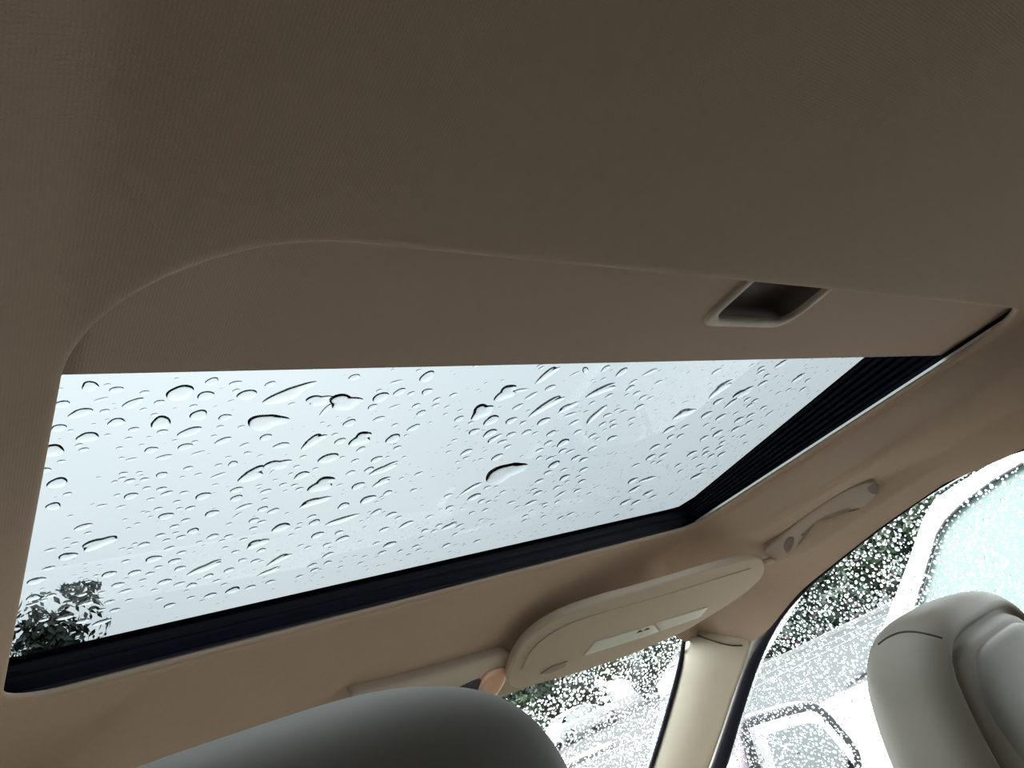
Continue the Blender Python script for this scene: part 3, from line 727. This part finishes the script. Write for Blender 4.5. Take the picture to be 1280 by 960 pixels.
# black door seal: thin along the roof, wide down the pillar
so_px = [(1330,548),(1280,563.5),(1240,577),(1180,606.5),(1100,662),(1050,701.5),(1002,744),(972,781),(948,830),(927,893),(907,960),(880,1040),(850,1120)]
si_px = [(1330,540),(1280,556),(1240,572),(1180,602),(1100,657),(1050,696),(999,738),(958,789),(934,826),(913,886),(889,957),(860,1036),(830,1116)]
sA = [onpl(px, py, SP0, SPN) + np.array((.002, 0, 0)) for px, py in si_px]
sB = [onpl(px, py, SP0, SPN) + np.array((.004, 0, 0)) for px, py in so_px]
seal = fixn(loft('trim_3', strip(sA, sB, .004, 6, 60), M['rubber'], None, closed=True, cap0=True, cap1=True))
tag(seal, 'black rubber seal around the right front window', 'seal', kind='structure')
wseal = tube('trim_4', catmull([p + np.array((-.003, .001, .001)) for p in Lp[1:]], 5, False), .0042, M['rubber'], None, 10)
tag(wseal, 'thin black windscreen edge seal beside the pillar trim', 'seal', kind='structure')

# ------------------------------------------------------------------ windscreen, side windows and their rain beads
def WZ(y): return 1.300 - .66*(y - .965)
wp = [(-.59,.915),(.59,.915),(.66,1.15),(.74,1.62),(-.74,1.62),(-.66,1.15)]
win2 = mesh('window_2', [(x, y, WZ(y)) for x, y in wp], [(0,1,2,3,4,5)], M['glass'])
tag(win2, 'windscreen covered in small rain beads', 'window', kind='structure')
BVt, BFt = dome(10, (1, .93, .72, .4), [(2, .10, .4), (3, .06, 1.2)])
BVt = np.array(BVt); BVt[:, 2] = .62*np.sqrt(np.maximum(0, 1 - np.minimum(1, (BVt[:, 0]**2 + BVt[:, 1]**2)/1.05)))*(BVt[:, 2] > 0)
def bead_field(name, label, org, ea, eb, en, inside, n, rmin, rmax, pw, gap):
    s = Scatter(); cell = {}; ok = 0; tries = 0
    g = rmax*2.2
    while ok < n and tries < n*12:
        tries += 1
        u, v = inside()
        a = rmin + (rmax - rmin)*rng.random()**pw
        ci, cj = int(u//g), int(v//g); bad = False
        for di in (-1, 0, 1):
            for dj in (-1, 0, 1):
                for (x, y, r) in cell.get((ci+di, cj+dj), ()):
                    if (x-u)**2 + (y-v)**2 < (r+a)**2*1.05: bad = True; break
                if bad: break
            if bad: break
        if bad: continue
        cell.setdefault((ci, cj), []).append((u, v, a)); ok += 1
        an = rng.uniform(0, 6.28); st = rng.uniform(.75, 1.15)
        U = (ea*math.cos(an) + eb*math.sin(an))*a; W = (-ea*math.sin(an) + eb*math.cos(an))*a*st
        s.add(BVt, BFt, org + ea*u + eb*v + en*gap, U, W, en*a*rng.uniform(.75, 1.1))
    o = s.build(name, M['water'])
    tag(o, label, 'raindrops', kind='stuff')
    return o
we_b = np.array((0, 1, -.66)); we_b /= np.linalg.norm(we_b)
we_n = np.array((0, .66, 1.)); we_n /= np.linalg.norm(we_n)
def in_ws():
    while True:
        u = rng.uniform(-.70, .70); v = rng.uniform(.005, .78)
        if -.25 < u < .25 and v < .06: continue
        if rng.random() < (1. if (u > .1 and v < .40) else .22) and abs(u) < .59 + .19*v: return u, v
bead_field('windscreen_rain_beads', 'dense small rain beads on the windscreen glass', np.array((0, .915, WZ(.915))), np.array((1., 0, 0)), we_b, we_n, in_ws, 8500, .0011, .0033, 1.3, .0006)
# right front side window, leaning inwards like the frame
sd_up = np.array((-.35, 0, 1.)); sd_up /= np.linalg.norm(sd_up)
sd_n = np.array((1., 0, .35)); sd_n /= np.linalg.norm(sd_n)
SW0 = np.array((.60 + .016, 0, 1.36))
def sw(y, z): return np.array((SW0[0] - .35*(z - 1.36), y, z))
swp = [(.20,.93),(1.46,.93),(1.17,1.065),(.93,1.215),(.76,1.288),(.56,1.325),(.40,1.337),(.20,1.337)]
win3 = mesh('window_3', [sw(y, z) for y, z in swp], [tuple(range(len(swp)))], M['glass'])
tag(win3, 'right front side window spattered with rain beads', 'window', kind='structure')
win4 = mesh('window_4', [sw(y, z) * (-1, 1, 1) for y, z in swp], [tuple(range(len(swp)))], M['tinted'])
tag(win4, 'left front side window', 'window', kind='structure')
def in_sw():
    while True:
        y = rng.uniform(.22, 1.40); z = rng.uniform(.94, 1.335)
        if z < np.interp(y, [.2,.40,.56,.76,.93,1.17,1.46], [1.335,1.335,1.322,1.285,1.212,1.062,.93]):
            return y, (z - 1.36)/sd_up[2]
bead_field('side_window_rain_beads', 'dense rain beads on the right front side window', SW0, np.array((0, 1., 0)), sd_up, sd_n, in_sw, 6200, .0011, .0038, 1.3, .0006)

# ------------------------------------------------------------------ front seats
def sbox(name, half, p, mat_, parent, n=26, groove=None, shape=None):
    """rounded box (superellipsoid faces) with an optional groove ring on its rear (-y) face"""
    bm = bmesh.new()
    bmesh.ops.create_cube(bm, size=2)
    bmesh.ops.subdivide_edges(bm, edges=list(bm.edges), cuts=n, use_grid_fill=True)
    for v in bm.verts:
        c = np.array(v.co); q = (np.abs(c)**p).sum()**(1/p)
        c = c / q
        if groove and c[1] < -.3:
            m = (abs(c[0])**4 + abs(c[2] + .06)**4)**.25
            g = math.exp(-((m - groove[0])/groove[1])**2)
            c = c + np.array((0, 1, 0))*groove[2]*g
            if m < groove[0]: c = c + np.array((0, 1, 0))*groove[2]*.35*min(1, (groove[0]-m)/groove[1])
        if shape: c = shape(c)
        v.co = Vector(c*np.array(half))
    me = bpy.data.meshes.new(name); bm.to_mesh(me); bm.free()
    me.polygons.foreach_set('use_smooth', [True]*len(me.polygons))
    me.materials.append(mat_)
    return link(bpy.data.objects.new(name, me), parent)
def seat(label, x, ytop, ztop, lean, mhead, mback, mpanel, hw=.142, smooth_back=False):
    s = empty('car_seat', (x, ytop + .05, .35))
    tag(s, label, 'seat')
    def place(o, loc, rx=0):
        o.location = Vector(loc) - s.location; o.rotation_euler = (rx, 0, 0); return o
    hh = .108
    cy, cz = ytop + .06, ztop - hh*.98
    taper = lambda c: np.array((c[0]*(1 - .10*max(0, c[2])), c[1]*(1 - .12*c[2]), c[2]))
    head = sbox('headrest', (hw, .064, hh), 3.4, mhead, s, 30, None if smooth_back else (.80, .035, .22), taper)
    place(head, (x, cy, cz), lean)
    if not smooth_back:
        pan = sbox('rear_shell', (.098, .012, .074), 3.6, mpanel, head, 10)
        pan.location = (0, -.048, -.008)
    for sx in (-.05, .05):
        d = np.array((0, math.sin(lean)*-1, math.cos(lean)))
        base = np.array((x + sx, cy, cz)) - d*.08
        t = tube('headrest_post', [base, base - d*.16], .006, M['hub'], s)
        t.location = -s.location
    up = sbox('backrest', (.25, .085, .34), 4., mback, s, 12)
    dd_ = np.array((0, -math.sin(lean), math.cos(lean)))
    bc = np.array((x, cy, cz)) - dd_*(hh + .04 + .33)
    place(up, bc, lean)
    cu = sbox('seat_cushion', (.26, .27, .09), 4., mback, s, 12)
    place(cu, (x, bc[1] + .30, .44))
    bs = sbox('seat_base', (.22, .22, .075), 6., M['black'], s, 4)
    place(bs, (x, bc[1] + .30, .335))
    return s, head
LEAN = math.radians(16)
seat_p, head_p = seat('grey beige leather passenger seat with headrest beside the right window', .365, .376, 1.207, math.radians(7), M['leather'], M['leather'], M['panel_l'])
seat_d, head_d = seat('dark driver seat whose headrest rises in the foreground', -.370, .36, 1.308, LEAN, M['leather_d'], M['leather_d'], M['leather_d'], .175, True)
bpy.context.view_layer.update()
dg = bpy.context.evaluated_depsgraph_get()
def on_obj(o, px, py):
    mi = o.matrix_world.inverted()
    a = mi @ Vector(CAM); d = (mi.to_3x3() @ Vector(ray(px, py))).normalized()
    ok, loc, n, _ = o.ray_cast(a, d, depsgraph=dg)
    return loc if ok else None
sp = [on_obj(head_p, px, py) for px, py in ((1098,806),(1110,797),(1125,791),(1142,790),(1160,793),(1178,798))]
sp = [np.array(p) for p in sp if p is not None]
if len(sp) > 2:
    tube('seam', catmull(sp, 4, False), .0012, M['seam'], head_p, 8)

# ------------------------------------------------------------------ right wing mirror
mc = onx(1005, 945, .93)
MN = np.array((-.42, -.905, -.02)); MN /= np.linalg.norm(MN)
def onm(px, py, d=0.): return onpl(px, py, mc + MN*d, MN)
mir = empty('wing_mirror', mc)
tag(mir, 'right wing mirror with black rim seen through the wet side window', 'wing mirror')
mpx = [(926,908),(934,898),(960,889),(1003,878),(1020,879),(1036,890),(1052,908),(1070,930),(1078,950),(1076,985),(1055,1015),(1010,1025),(965,1005),(944,970),(934,940)]
ml = resample(catmull([onm(*p) for p in mpx], 5), 90)
to_local(pillow('rim', ml, MN, .02, .005, M['black'], mir, segs=3), mc)
c_ = sum(ml)/len(ml)
gl_ = [p + MN*.0016 for p in inset(ml, MN, .019)]
g_ = to_local(pillow('mirror_glass', gl_, MN, .003, .001, M['mirror'], mir, segs=1), mc)
hl = []
for s, d in ((1.03, -.012), (1.05, -.04), (.98, -.075), (.75, -.11), (.3, -.125)):
    hl.append([c_ + (p - c_)*s + MN*d for p in ml])
to_local(fixn(loft('shell', hl, M['housing'], mir, cap0=True, cap1=True)), mc)
to_local(tube('arm', [c_ + np.array((-.10, .05, -.06)), np.array((.815, 1.25, .935))], .022, M['black'], mir), mc)

# ------------------------------------------------------------------ the rest of the car's shell
def shell_side(sx, name, lab):
    lo, hi = sorted((sx*.70, sx*.80))
    o = box(name, (lo, -1.15, .30), (hi, 1.55, .94), M['door'], None, .02)
    return tag(o, lab, 'door panel', kind='structure')
for sx, nm in ((1, 'body_side'), (-1, 'body_side')):
    lo, hi = sorted((sx*.81, sx*.86))
    tag(box(nm, (lo, -1.3, .28), (hi, 1.9, .93), M['white'], None, .02), 'white outer door skin on the %s side' % ('right' if sx > 0 else 'left'), 'car body', kind='structure')
shell_side(1, 'wall_right', 'beige right door panel below the windows')
shell_side(-1, 'wall_left', 'beige left door panel below the windows')
for sx, nm in ((1, 'trim_5'), (-1, 'trim_6')):
    a = [np.array((sx*x, y, z)) for x, y, z in ((.605,.20,1.34),(.605,.03,1.34),(.70,.03,.93),(.70,.20,.93))]
    b = [p + np.array((sx*.06, 0, 0)) for p in a]
    o = fixn(loft(nm, [a, b], M['pillar'], None, cap0=True, cap1=True, smooth=False))
    tag(o, 'cream centre pillar trim on the %s side' % ('right' if sx > 0 else 'left'), 'pillar trim', kind='structure')
for sx, nm in ((1, 'window_5'), (-1, 'window_6')):
    v = [np.array((sx*x, y, z)) for x, y, z in ((.625,.03,1.34),(.625,-.85,1.34),(.735,-.85,.93),(.735,.03,.93))]
    o = mesh(nm, v, [(0,1,2,3)], M['halfclear' if sx > 0 else 'light_block'])
    tag(o, ('half tinted rear door window on the right side' if sx > 0 else 'dark rear door window on the left side'), 'window', kind='structure')
o = box('wall_rear', (-.72, -1.18, .30), (.72, -1.10, 1.37), M['rear'], None, .01); tag(o, 'closed rear wall of the cabin', 'wall', kind='structure')
for sx, nm in ((1, 'trim_7'), (-1, 'trim_8')):
    lo, hi = sorted((sx*.60, sx*.72))
    tag(box(nm, (lo, -1.12, .93), (hi, -.85, 1.345), M['pillar'], None, .01), 'rear pillar trim on the %s side' % ('right' if sx > 0 else 'left'), 'pillar trim', kind='structure')
tag(box('floor', (-.78, -1.15, .24), (.78, 1.70, .30), M['carpet']), 'dark beige cabin carpet', 'floor', kind='structure')
tag(box('dashboard', (-.72, 1.36, .30), (.72, 1.72, .86), M['dash'], None, .05), 'dark dashboard below the windscreen', 'dashboard', kind='structure')
# bonnet of our own car, below the windscreen
bl = []
for y, z in ((1.62,.855),(1.68,.900),(1.85,.915),(2.2,.885),(2.5,.82),(2.68,.70),(2.72,.45)):
    w = .80 - .10*max(0, y - 2.2)
    bl.append([np.array((w*t, y, z - .05*t**4 - (.10 if abs(t) > .999 else 0))) for t in (-1.0, -.97, -.8, -.5, -.2, .2, .5, .8, .97, 1.0)])
tag(sharp(fixn(loft('bonnet', bl, M['bonnet'], None, closed=False)), 60), 'pale bonnet of the car in front of the windscreen', 'bonnet', kind='structure')
# left seals mirror the right ones
tag(fixn(loft('trim_9', [[p*(-1,1,1) for p in r] for r in strip(sA, sB, .004, 6, 60)], M['rubber'], None, closed=True, cap0=True, cap1=True)), 'black rubber seal around the left front window', 'seal', kind='structure')
# cant rails close the gap between roof skin and window tops
for sx, nm in ((1, 'trim_10'), (-1, 'trim_11')):
    ys = [(-1.15,1.345),(-.4,1.342),(.3,1.338),(.56,1.327),(.76,1.290),(.93,1.217),(1.17,1.067),(1.46,.93)]
    L = []
    for y, z in ys:
        x = .616 - .35*(z - 1.36)
        L.append([np.array((sx*(x+dx), y, z+dz)) for dx, dz in ((.004,-.001),(.05,-.004),(.06,.02),(.012,.045),(-.004,.02))])
    tag(fixn(loft(nm, L, M['white'], None, closed=True, cap0=True, cap1=True)), 'white painted roof rail over the %s windows' % ('right' if sx > 0 else 'left'), 'roof rail', kind='structure')

# ------------------------------------------------------------------ outdoors: ground rising gently away from the bay
K = .01/2**.5
def zg(x, y): return K*(x + y)
GN = np.array((-K, -K, 1.))
def ong(px, py): return onpl(px, py, (0, 0, 0), GN)
def gquad(name, pts, dz, m, lab=None, cat=None, kind=None, th=.12):
    v = [(x, y, zg(x, y) + dz) for x, y in pts]; w = [(x, y, zg(x, y) + dz - th) for x, y in pts]; n = len(pts)
    f = [tuple(range(n)), tuple(range(n, 2*n))[::-1]] + [(i, i+n, (i+1) % n + n, (i+1) % n) for i in range(n)]
    o = fixn(mesh(name, v + w, f, m))
    return tag(o, lab, cat, kind=kind)
gquad('road', [(-80,-60),(120,-60),(120,120),(-80,120)], 0, M['asphalt'], 'wide pale wet asphalt road and parking ground', 'road', 'structure', .3)
RD = np.array((.94, -.34)); RDn = np.array((.34, .94))       # the far road's direction and its normal
GS = 1.5
def rp(u, v): return (RD*u + RDn*v)*GS
def rstrip(name, u0, u1, v0, v1, dz, m, lab, cat, kind, th=.02):
    return gquad(name, [rp(u0,v0), rp(u1,v0), rp(u1,v1), rp(u0,v1)], dz, m, lab, cat, kind, th)
tag(rstrip('lane_marking', 2, 60, 11.9, 12.05, .012, M['line'], 'solid white line along the near lane of the road', 'road marking', 'structure'))
tag(rstrip('lane_marking', 2, 60, 13.6, 13.75, .012, M['line'], 'solid white line along the far lane of the road', 'road marking', 'structure'))
tag(rstrip('kerb', 8.5, 60, 15.85, 16.1, .14, M['kerb'], 'low concrete kerb in front of the far hedge', 'kerb', 'structure', .2))
_a, _b = ong(702, 957), ong(764, 930); _w = ong(768, 935) - ong(764, 930)
gquad('kerb', [(_a[0], _a[1]), (_b[0], _b[1]), (_b[0]+_w[0], _b[1]+_w[1]), (_a[0]+_w[0], _a[1]+_w[1])], .10, M['dash'], 'short dark kerb on the road before the white saloon', 'kerb', 'structure', .15)
def leaves(n, fn, size, m2):
    V = []; F = []; 
    for i in range(n):
        p, nn = fn()
        r1 = rng.normal(size=3); a = np.cross(nn, r1); a /= np.linalg.norm(a) + 1e-9
        b = np.cross(nn + .5*rng.normal(size=3), a); b /= np.linalg.norm(b) + 1e-9
        s = size*rng.uniform(.6, 1.3); k = len(V)
        V += [p - a*s, p + b*s*.45, p + a*s, p - b*s*.45]
        F.append((k, k+1, k+2, k+3))
    return V, F
def crown_fn(cx, cy, cz, rx, ry, rz, lumps):
    L = [(rng.normal(size=3)*.45, rng.uniform(.45, .7)) for _ in range(lumps)]
    def fn():
        d, s = L[rng.integers(len(L))]
        q = rng.normal(size=3); q /= np.linalg.norm(q)
        p = d + q*s*rng.uniform(.75, 1.02)
        m = (np.abs(p)**3.5).sum()**(1/3.5)
        if m > .97: p = p*.97/m
        return np.array((cx + p[0]*rx, cy + p[1]*ry, max(cz + p[2]*rz, cz - rz*.98))), q
    return fn
def shrub(x, y, rx, ry, h, m, label, n=1800, size=.16, flowers=0):
    rx, ry, h, size = rx*GS, ry*GS, h*1.25, size*1.3
    z = zg(x, y); s = empty('roadside_bush', (x, y, z))
    tag(s, label, 'shrub', 'shrubs across the road')
    fn = crown_fn(0, 0, h*.5, rx, ry, h*.5, 9)
    V, F = leaves(n, fn, size, m)
    mesh('foliage', V, F, M[m], s)
    if flowers:
        V, F = leaves(flowers, fn, size*.8, 'flower'); mesh('blossom', V, F, M['flower'], s)
    for k in range(4):
        a = k*1.6
        tube('stem', [(0.08*math.cos(a), .08*math.sin(a), -.05), (rx*.25*math.cos(a), ry*.25*math.sin(a), h*.6)], [.04, .015], M['bark'], s, 6)
def tree(x, y, h, r, m, label, n=4500, size=.22, trunk=.18, g=1.45):
    h, r, size = h*g, r*g, size*(1.2 if g > 1 else 1)
    z = zg(x, y); t = empty('tree', (x, y, z))
    tag(t, label, 'tree', 'trees across the road')
    fn = crown_fn(0, 0, h - r*.95, r, r, r*.95, 14)
    V, F = leaves(n, fn, size, m); mesh('foliage', V, F, M[m], t)
    tube('trunk', [(0, 0, -.1), (.05, .05, h*.3), (-.05, .1, h*.75)], [trunk, trunk*.8, trunk*.35], M['bark'], t, 8)
    for k in range(5):
        a = k*1.257 + .3
        tube('branch', [(0, .03, h*.42), (r*.35*math.cos(a), r*.35*math.sin(a), h*.6), (r*.7*math.cos(a), r*.7*math.sin(a), h*.78)], [trunk*.4, trunk*.28, trunk*.1], M['bark'], t, 6)
# row of shrubs, from far left to the right
cnt = ['first', 'second', 'third', 'fourth', 'fifth', 'sixth', 'seventh', 'eighth', 'ninth', 'tenth', 'eleventh', 'twelfth', 'thirteenth', 'fourteenth', 'fifteenth', 'sixteenth']
for k in range(10):
    x, y = rp(-1.5 + k*3.1, 30.5 + .5*math.sin(k*2.3))
    shrub(x, y, 1.42, 1.25, 3.0 + .5*math.sin(k*1.7), 'leafA' if k % 3 else 'leafB', '%s shrub from the left in the far row beyond the white cars' % cnt[k])
for k in range(7):
    x, y = rp(14.0 + k*3.0, 18.8 + .3*math.sin(k*2.3))
    shrub(x, y, 1.32, .95, 3.3 + .5*math.sin(k*1.7), 'leafB' if k % 3 else 'leafA', '%s shrub from the left in the row seen through the side window' % cnt[k], 1700, flowers=50 if k in (1, 3) else 0)
for k in range(5):
    x, y = rp(11.2 + k*2.1, 16.65)
    shrub(x, y, .95, .55, 1.1, 'leafA', '%s low blossoming shrub from the left behind the kerb' % cnt[k], 800, .12, 50)
for k in range(8):
    x, y = rp(-3.0 + k*4.6, 35.5 + (k % 2)*1.0)
    tree(x, y, 5.0 + .4*math.sin(k*2.1), 2.1, 'leafA' if k % 2 else 'leafB', '%s leafy tree from the left behind the far shrub row' % cnt[k])
for k in range(5):
    x, y = rp(15 + k*4.6, 23.5 + (k % 2)*.8)
    tree(x, y, 4.9 + .4*math.sin(k*2.1), 2.1, 'leafB' if k % 2 else 'leafA', '%s leafy tree from the left behind the side window shrubs' % cnt[k])
d7 = ray(82, 790); d7 = d7/np.hypot(d7[0], d7[1])
tx, ty = CAM[0] + d7[0]*24, CAM[1] + d7[1]*24
tree(tx, ty, CAM[2] + 24*.365 - zg(tx, ty), 1.35, 'leafA', 'lone tree top seen through the lower left corner of the sunroof', 1300, .15, g=1.)

# ------------------------------------------------------------------ other cars
def car(name, label, loc, rz, paint, prof_top, belt, half=.88, tum=.42, group='white cars outside'):
    """local: +y is the car's front, x across, z from the ground; prof_top: (y, z) of the upper body line front to rear"""
    r = empty(name, loc, rz); tag(r, label, 'car', group)
    n = len(prof_top); low = .24
    def xs(z): return half - max(0, z - belt)*tum - max(0, .45 - z)*.12
    # lower body: sections along y
    ys = [p[0] for p in prof_top]
    secs = []
    for y, zt in prof_top:
        end = min(1., .55 + .45*min(1, (prof_top[0][0] - y)/.35, (y - prof_top[-1][0])/.35 if y > prof_top[-1][0] else 0))
        hw = half*(.86 + .14*min(1, max(0, (end - .55)/.45)))
        zz = [low, low + .12, zt - .28, zt - .09, zt - .02, zt]
        xx = [hw*.93, hw, hw, hw*.985, hw*.95, hw*.86]
        l = [np.array((x, y, z)) for x, z in zip(xx, zz)] + [np.array((-x, y, z)) for x, z in zip(xx[::-1], zz[::-1])]
        secs.append(l)
    sharp(fixn(loft('body', secs, paint, r, cap0=True, cap1=True)), 50)
    return r
def cabin(r, out_line, in_line, glass, half, belt, tum, back_y, paint):
    """out_line / in_line: (y, z) of the pillar's outer and glass edge from its foot up and back along the roof"""
    def X(z, s): return s*(half - (z - belt)*tum)
    for s in (1, -1):
        a = [np.array((X(z, s), y, z)) for y, z in out_line]; b = [np.array((X(z, s), y, z)) for y, z in in_line]
        L = []
        for p, q in zip(a, b):
            nrm = np.array((s, 0, tum)); nrm = nrm/np.linalg.norm(nrm)
            L.append([p, p + nrm*.015, q + nrm*.015, q, q - nrm*.03, p - nrm*.03])
        sharp(fixn(loft('window_pillar', L, paint, r, cap0=True, cap1=True)), 40)
        g = b + [np.array((X(belt, s), back_y, belt))]
        mesh('side_glass', [p - np.array((s*.004, 0, 0)) for p in g], [tuple(range(len(g)))], glass, r)
        sg = tube('window_seal', [p + np.array((s*.012, 0, .002)) for p in b], .006, M['black'], r, 6)
    top = [(y, z) for y, z in out_line[3:]]
    loops = []
    for y, z in top:
        w = X(z, 1)
        loops.append([np.array((w*t, y, z + .05*(1 - t*t))) for t in np.linspace(1, -1, 9)])
    loft('roof', loops, paint, r, closed=False)
    f0, f1 = out_line[0], out_line[3]
    mesh('windscreen', [(X(f0[1],1)*.98, f0[0], f0[1]), (-X(f0[1],1)*.98, f0[0], f0[1]), (-X(f1[1],1), f1[0], f1[1]), (X(f1[1],1), f1[0], f1[1])], [(0,1,2,3)], M['glass'] if glass is M['green_glass'] else glass, r)
    l = out_line[-1]
    mesh('rear_window', [(X(l[1],1), l[0], l[1]), (-X(l[1],1), l[0], l[1]), (-X(belt,1)*.98, back_y - .35, belt), (X(belt,1)*.98, back_y - .35, belt)], [(0,1,2,3)], glass, r)
def wheels(r, ys, half, rad=.33):
    for y in ys:
        for s in (1, -1):
            w = fixn(loft('wheel', [[np.array((s*x, y + rr*math.cos(a), rad + rr*math.sin(a))) for a in np.linspace(0, 2*math.pi, 28, endpoint=False)] for x, rr in ((half-.20, rad*.9), (half-.18, rad), (half+.0, rad), (half+.025, rad*.93), (half+.025, rad*.68))], M['tyre'], r, cap0=True, cap1=True))
            h = fixn(loft('hub', [[np.array((s*x, y + rr*math.cos(a), rad + rr*math.sin(a))) for a in np.linspace(0, 2*math.pi, 24, endpoint=False)] for x, rr in ((half+.015, rad*.68), (half+.032, rad*.64), (half+.022, rad*.2))], M['hub'], w, cap1=True))
# neighbour in the next bay
NB = .88; NBELT = 1.03; NT = .42
nx = 2.0
P0, PNN = (nx, 0, NBELT + .0), (1, 0, -NT)
def nb(px, py):
    p = onpl(px, py, P0, PNN); return p[1], p[2]
NLOC = (nx + NB, .45, zg(nx + NB, .45))
def loc2(p): return p[0] - NLOC[1], p[1] - NLOC[2]
outl_ = [nb(*p) for p in ((1088,822),(1108,783),(1122,748),(1140,700),(1157,650),(1172,625),(1200,606),(1240,583),(1280,561),(1330,536),(1400,505),(1500,480))]
inl_ = [nb(*p) for p in ((1120,826),(1140,786),(1151,744),(1162,708),(1174,668),(1185,650),(1208,628),(1243,602),(1280,580),(1330,556),(1400,528),(1500,505))]
outl_ = [loc2(p) for p in outl_]; inl_ = [loc2(p) for p in inl_]
nbody = [(3.0,.50),(2.96,.64),(2.82,.72),(2.4,.77),(1.8,.81),(1.3,.845),(1.02,.88),(.8,.925),(.5,.945),(-.4,.955),(-1.3,.96),(-1.9,.93),(-2.05,.8),(-2.1,.6)]
nbr = car('parked_car', 'white car parked right beside ours, seen through the side window', NLOC, 0, M['white'], nbody, NBELT - NLOC[2])
cabin(nbr, outl_, inl_, M['green_glass'], NB, NBELT - NLOC[2], NT, outl_[-1][0] - .4, M['white'])
wheels(nbr, (1.85, -1.25), NB - .02)
wq = [np.array(onpl(px, py, (nx + .12, 0, 1.0), (1, 0, 0))) - np.array(NLOC) for px, py in ((1059,858),(1075,845),(1092,836))]
tube('wiper', wq, [.006, .014, .010], M['black'], nbr, 6)
# cars on the road
GEN = [(2.2,.55),(2.15,.72),(1.95,.82),(1.4,.92),(.95,.98),(.3,.98),(-.8,.99),(-1.6,1.0),(-2.05,.92),(-2.15,.7),(-2.2,.5)]
GO = [(1.0,.97),(.75,1.12),(.5,1.27),(.25,1.38),(-.1,1.43),(-.6,1.43),(-1.0,1.37),(-1.3,1.24)]
GI = [(.8,.98),(.62,1.10),(.42,1.22),(.2,1.32),(-.1,1.36),(-.55,1.36),(-.9,1.30),(-1.15,1.2)]
def road_car(label, px_rear, px_front):
    a, b = ong(*px_rear), ong(*px_front)
    d = b - a; c = (a + b)/2
    rz = math.atan2(-d[0], d[1])
    k = np.linalg.norm(d[:2])/2.7
    return c, rz, k
def gen_car(label, c, rz):
    r = car('road_car', label, (c[0], c[1], zg(c[0], c[1]) + .01), rz, M['dim_white'], GEN, .95)
    cabin(r, GO, GI, M['carglass'], .88, .95, .35, -1.35, M['dim_white'])
    wheels(r, (1.35, -1.35), .86, .33)
    for s in (1, -1):
        pillow('tail_lamp', [np.array((s*.62 + .16*math.cos(t), -2.14, .80 + .07*math.sin(t))) for t in np.linspace(0, 6.283, 20, endpoint=False)], (0, -1, 0), .03, .01, M['lamp'], r)
    return r
_d = ong(757, 908) - ong(708, 932)
HEAD = math.atan2(-_d[0], _d[1])
gen_car('white saloon on the road seen through the windscreen near the driver headrest', ong(733, 920), HEAD)
gen_car('white car half hidden behind the right windscreen pillar', ong(888, 856), HEAD)
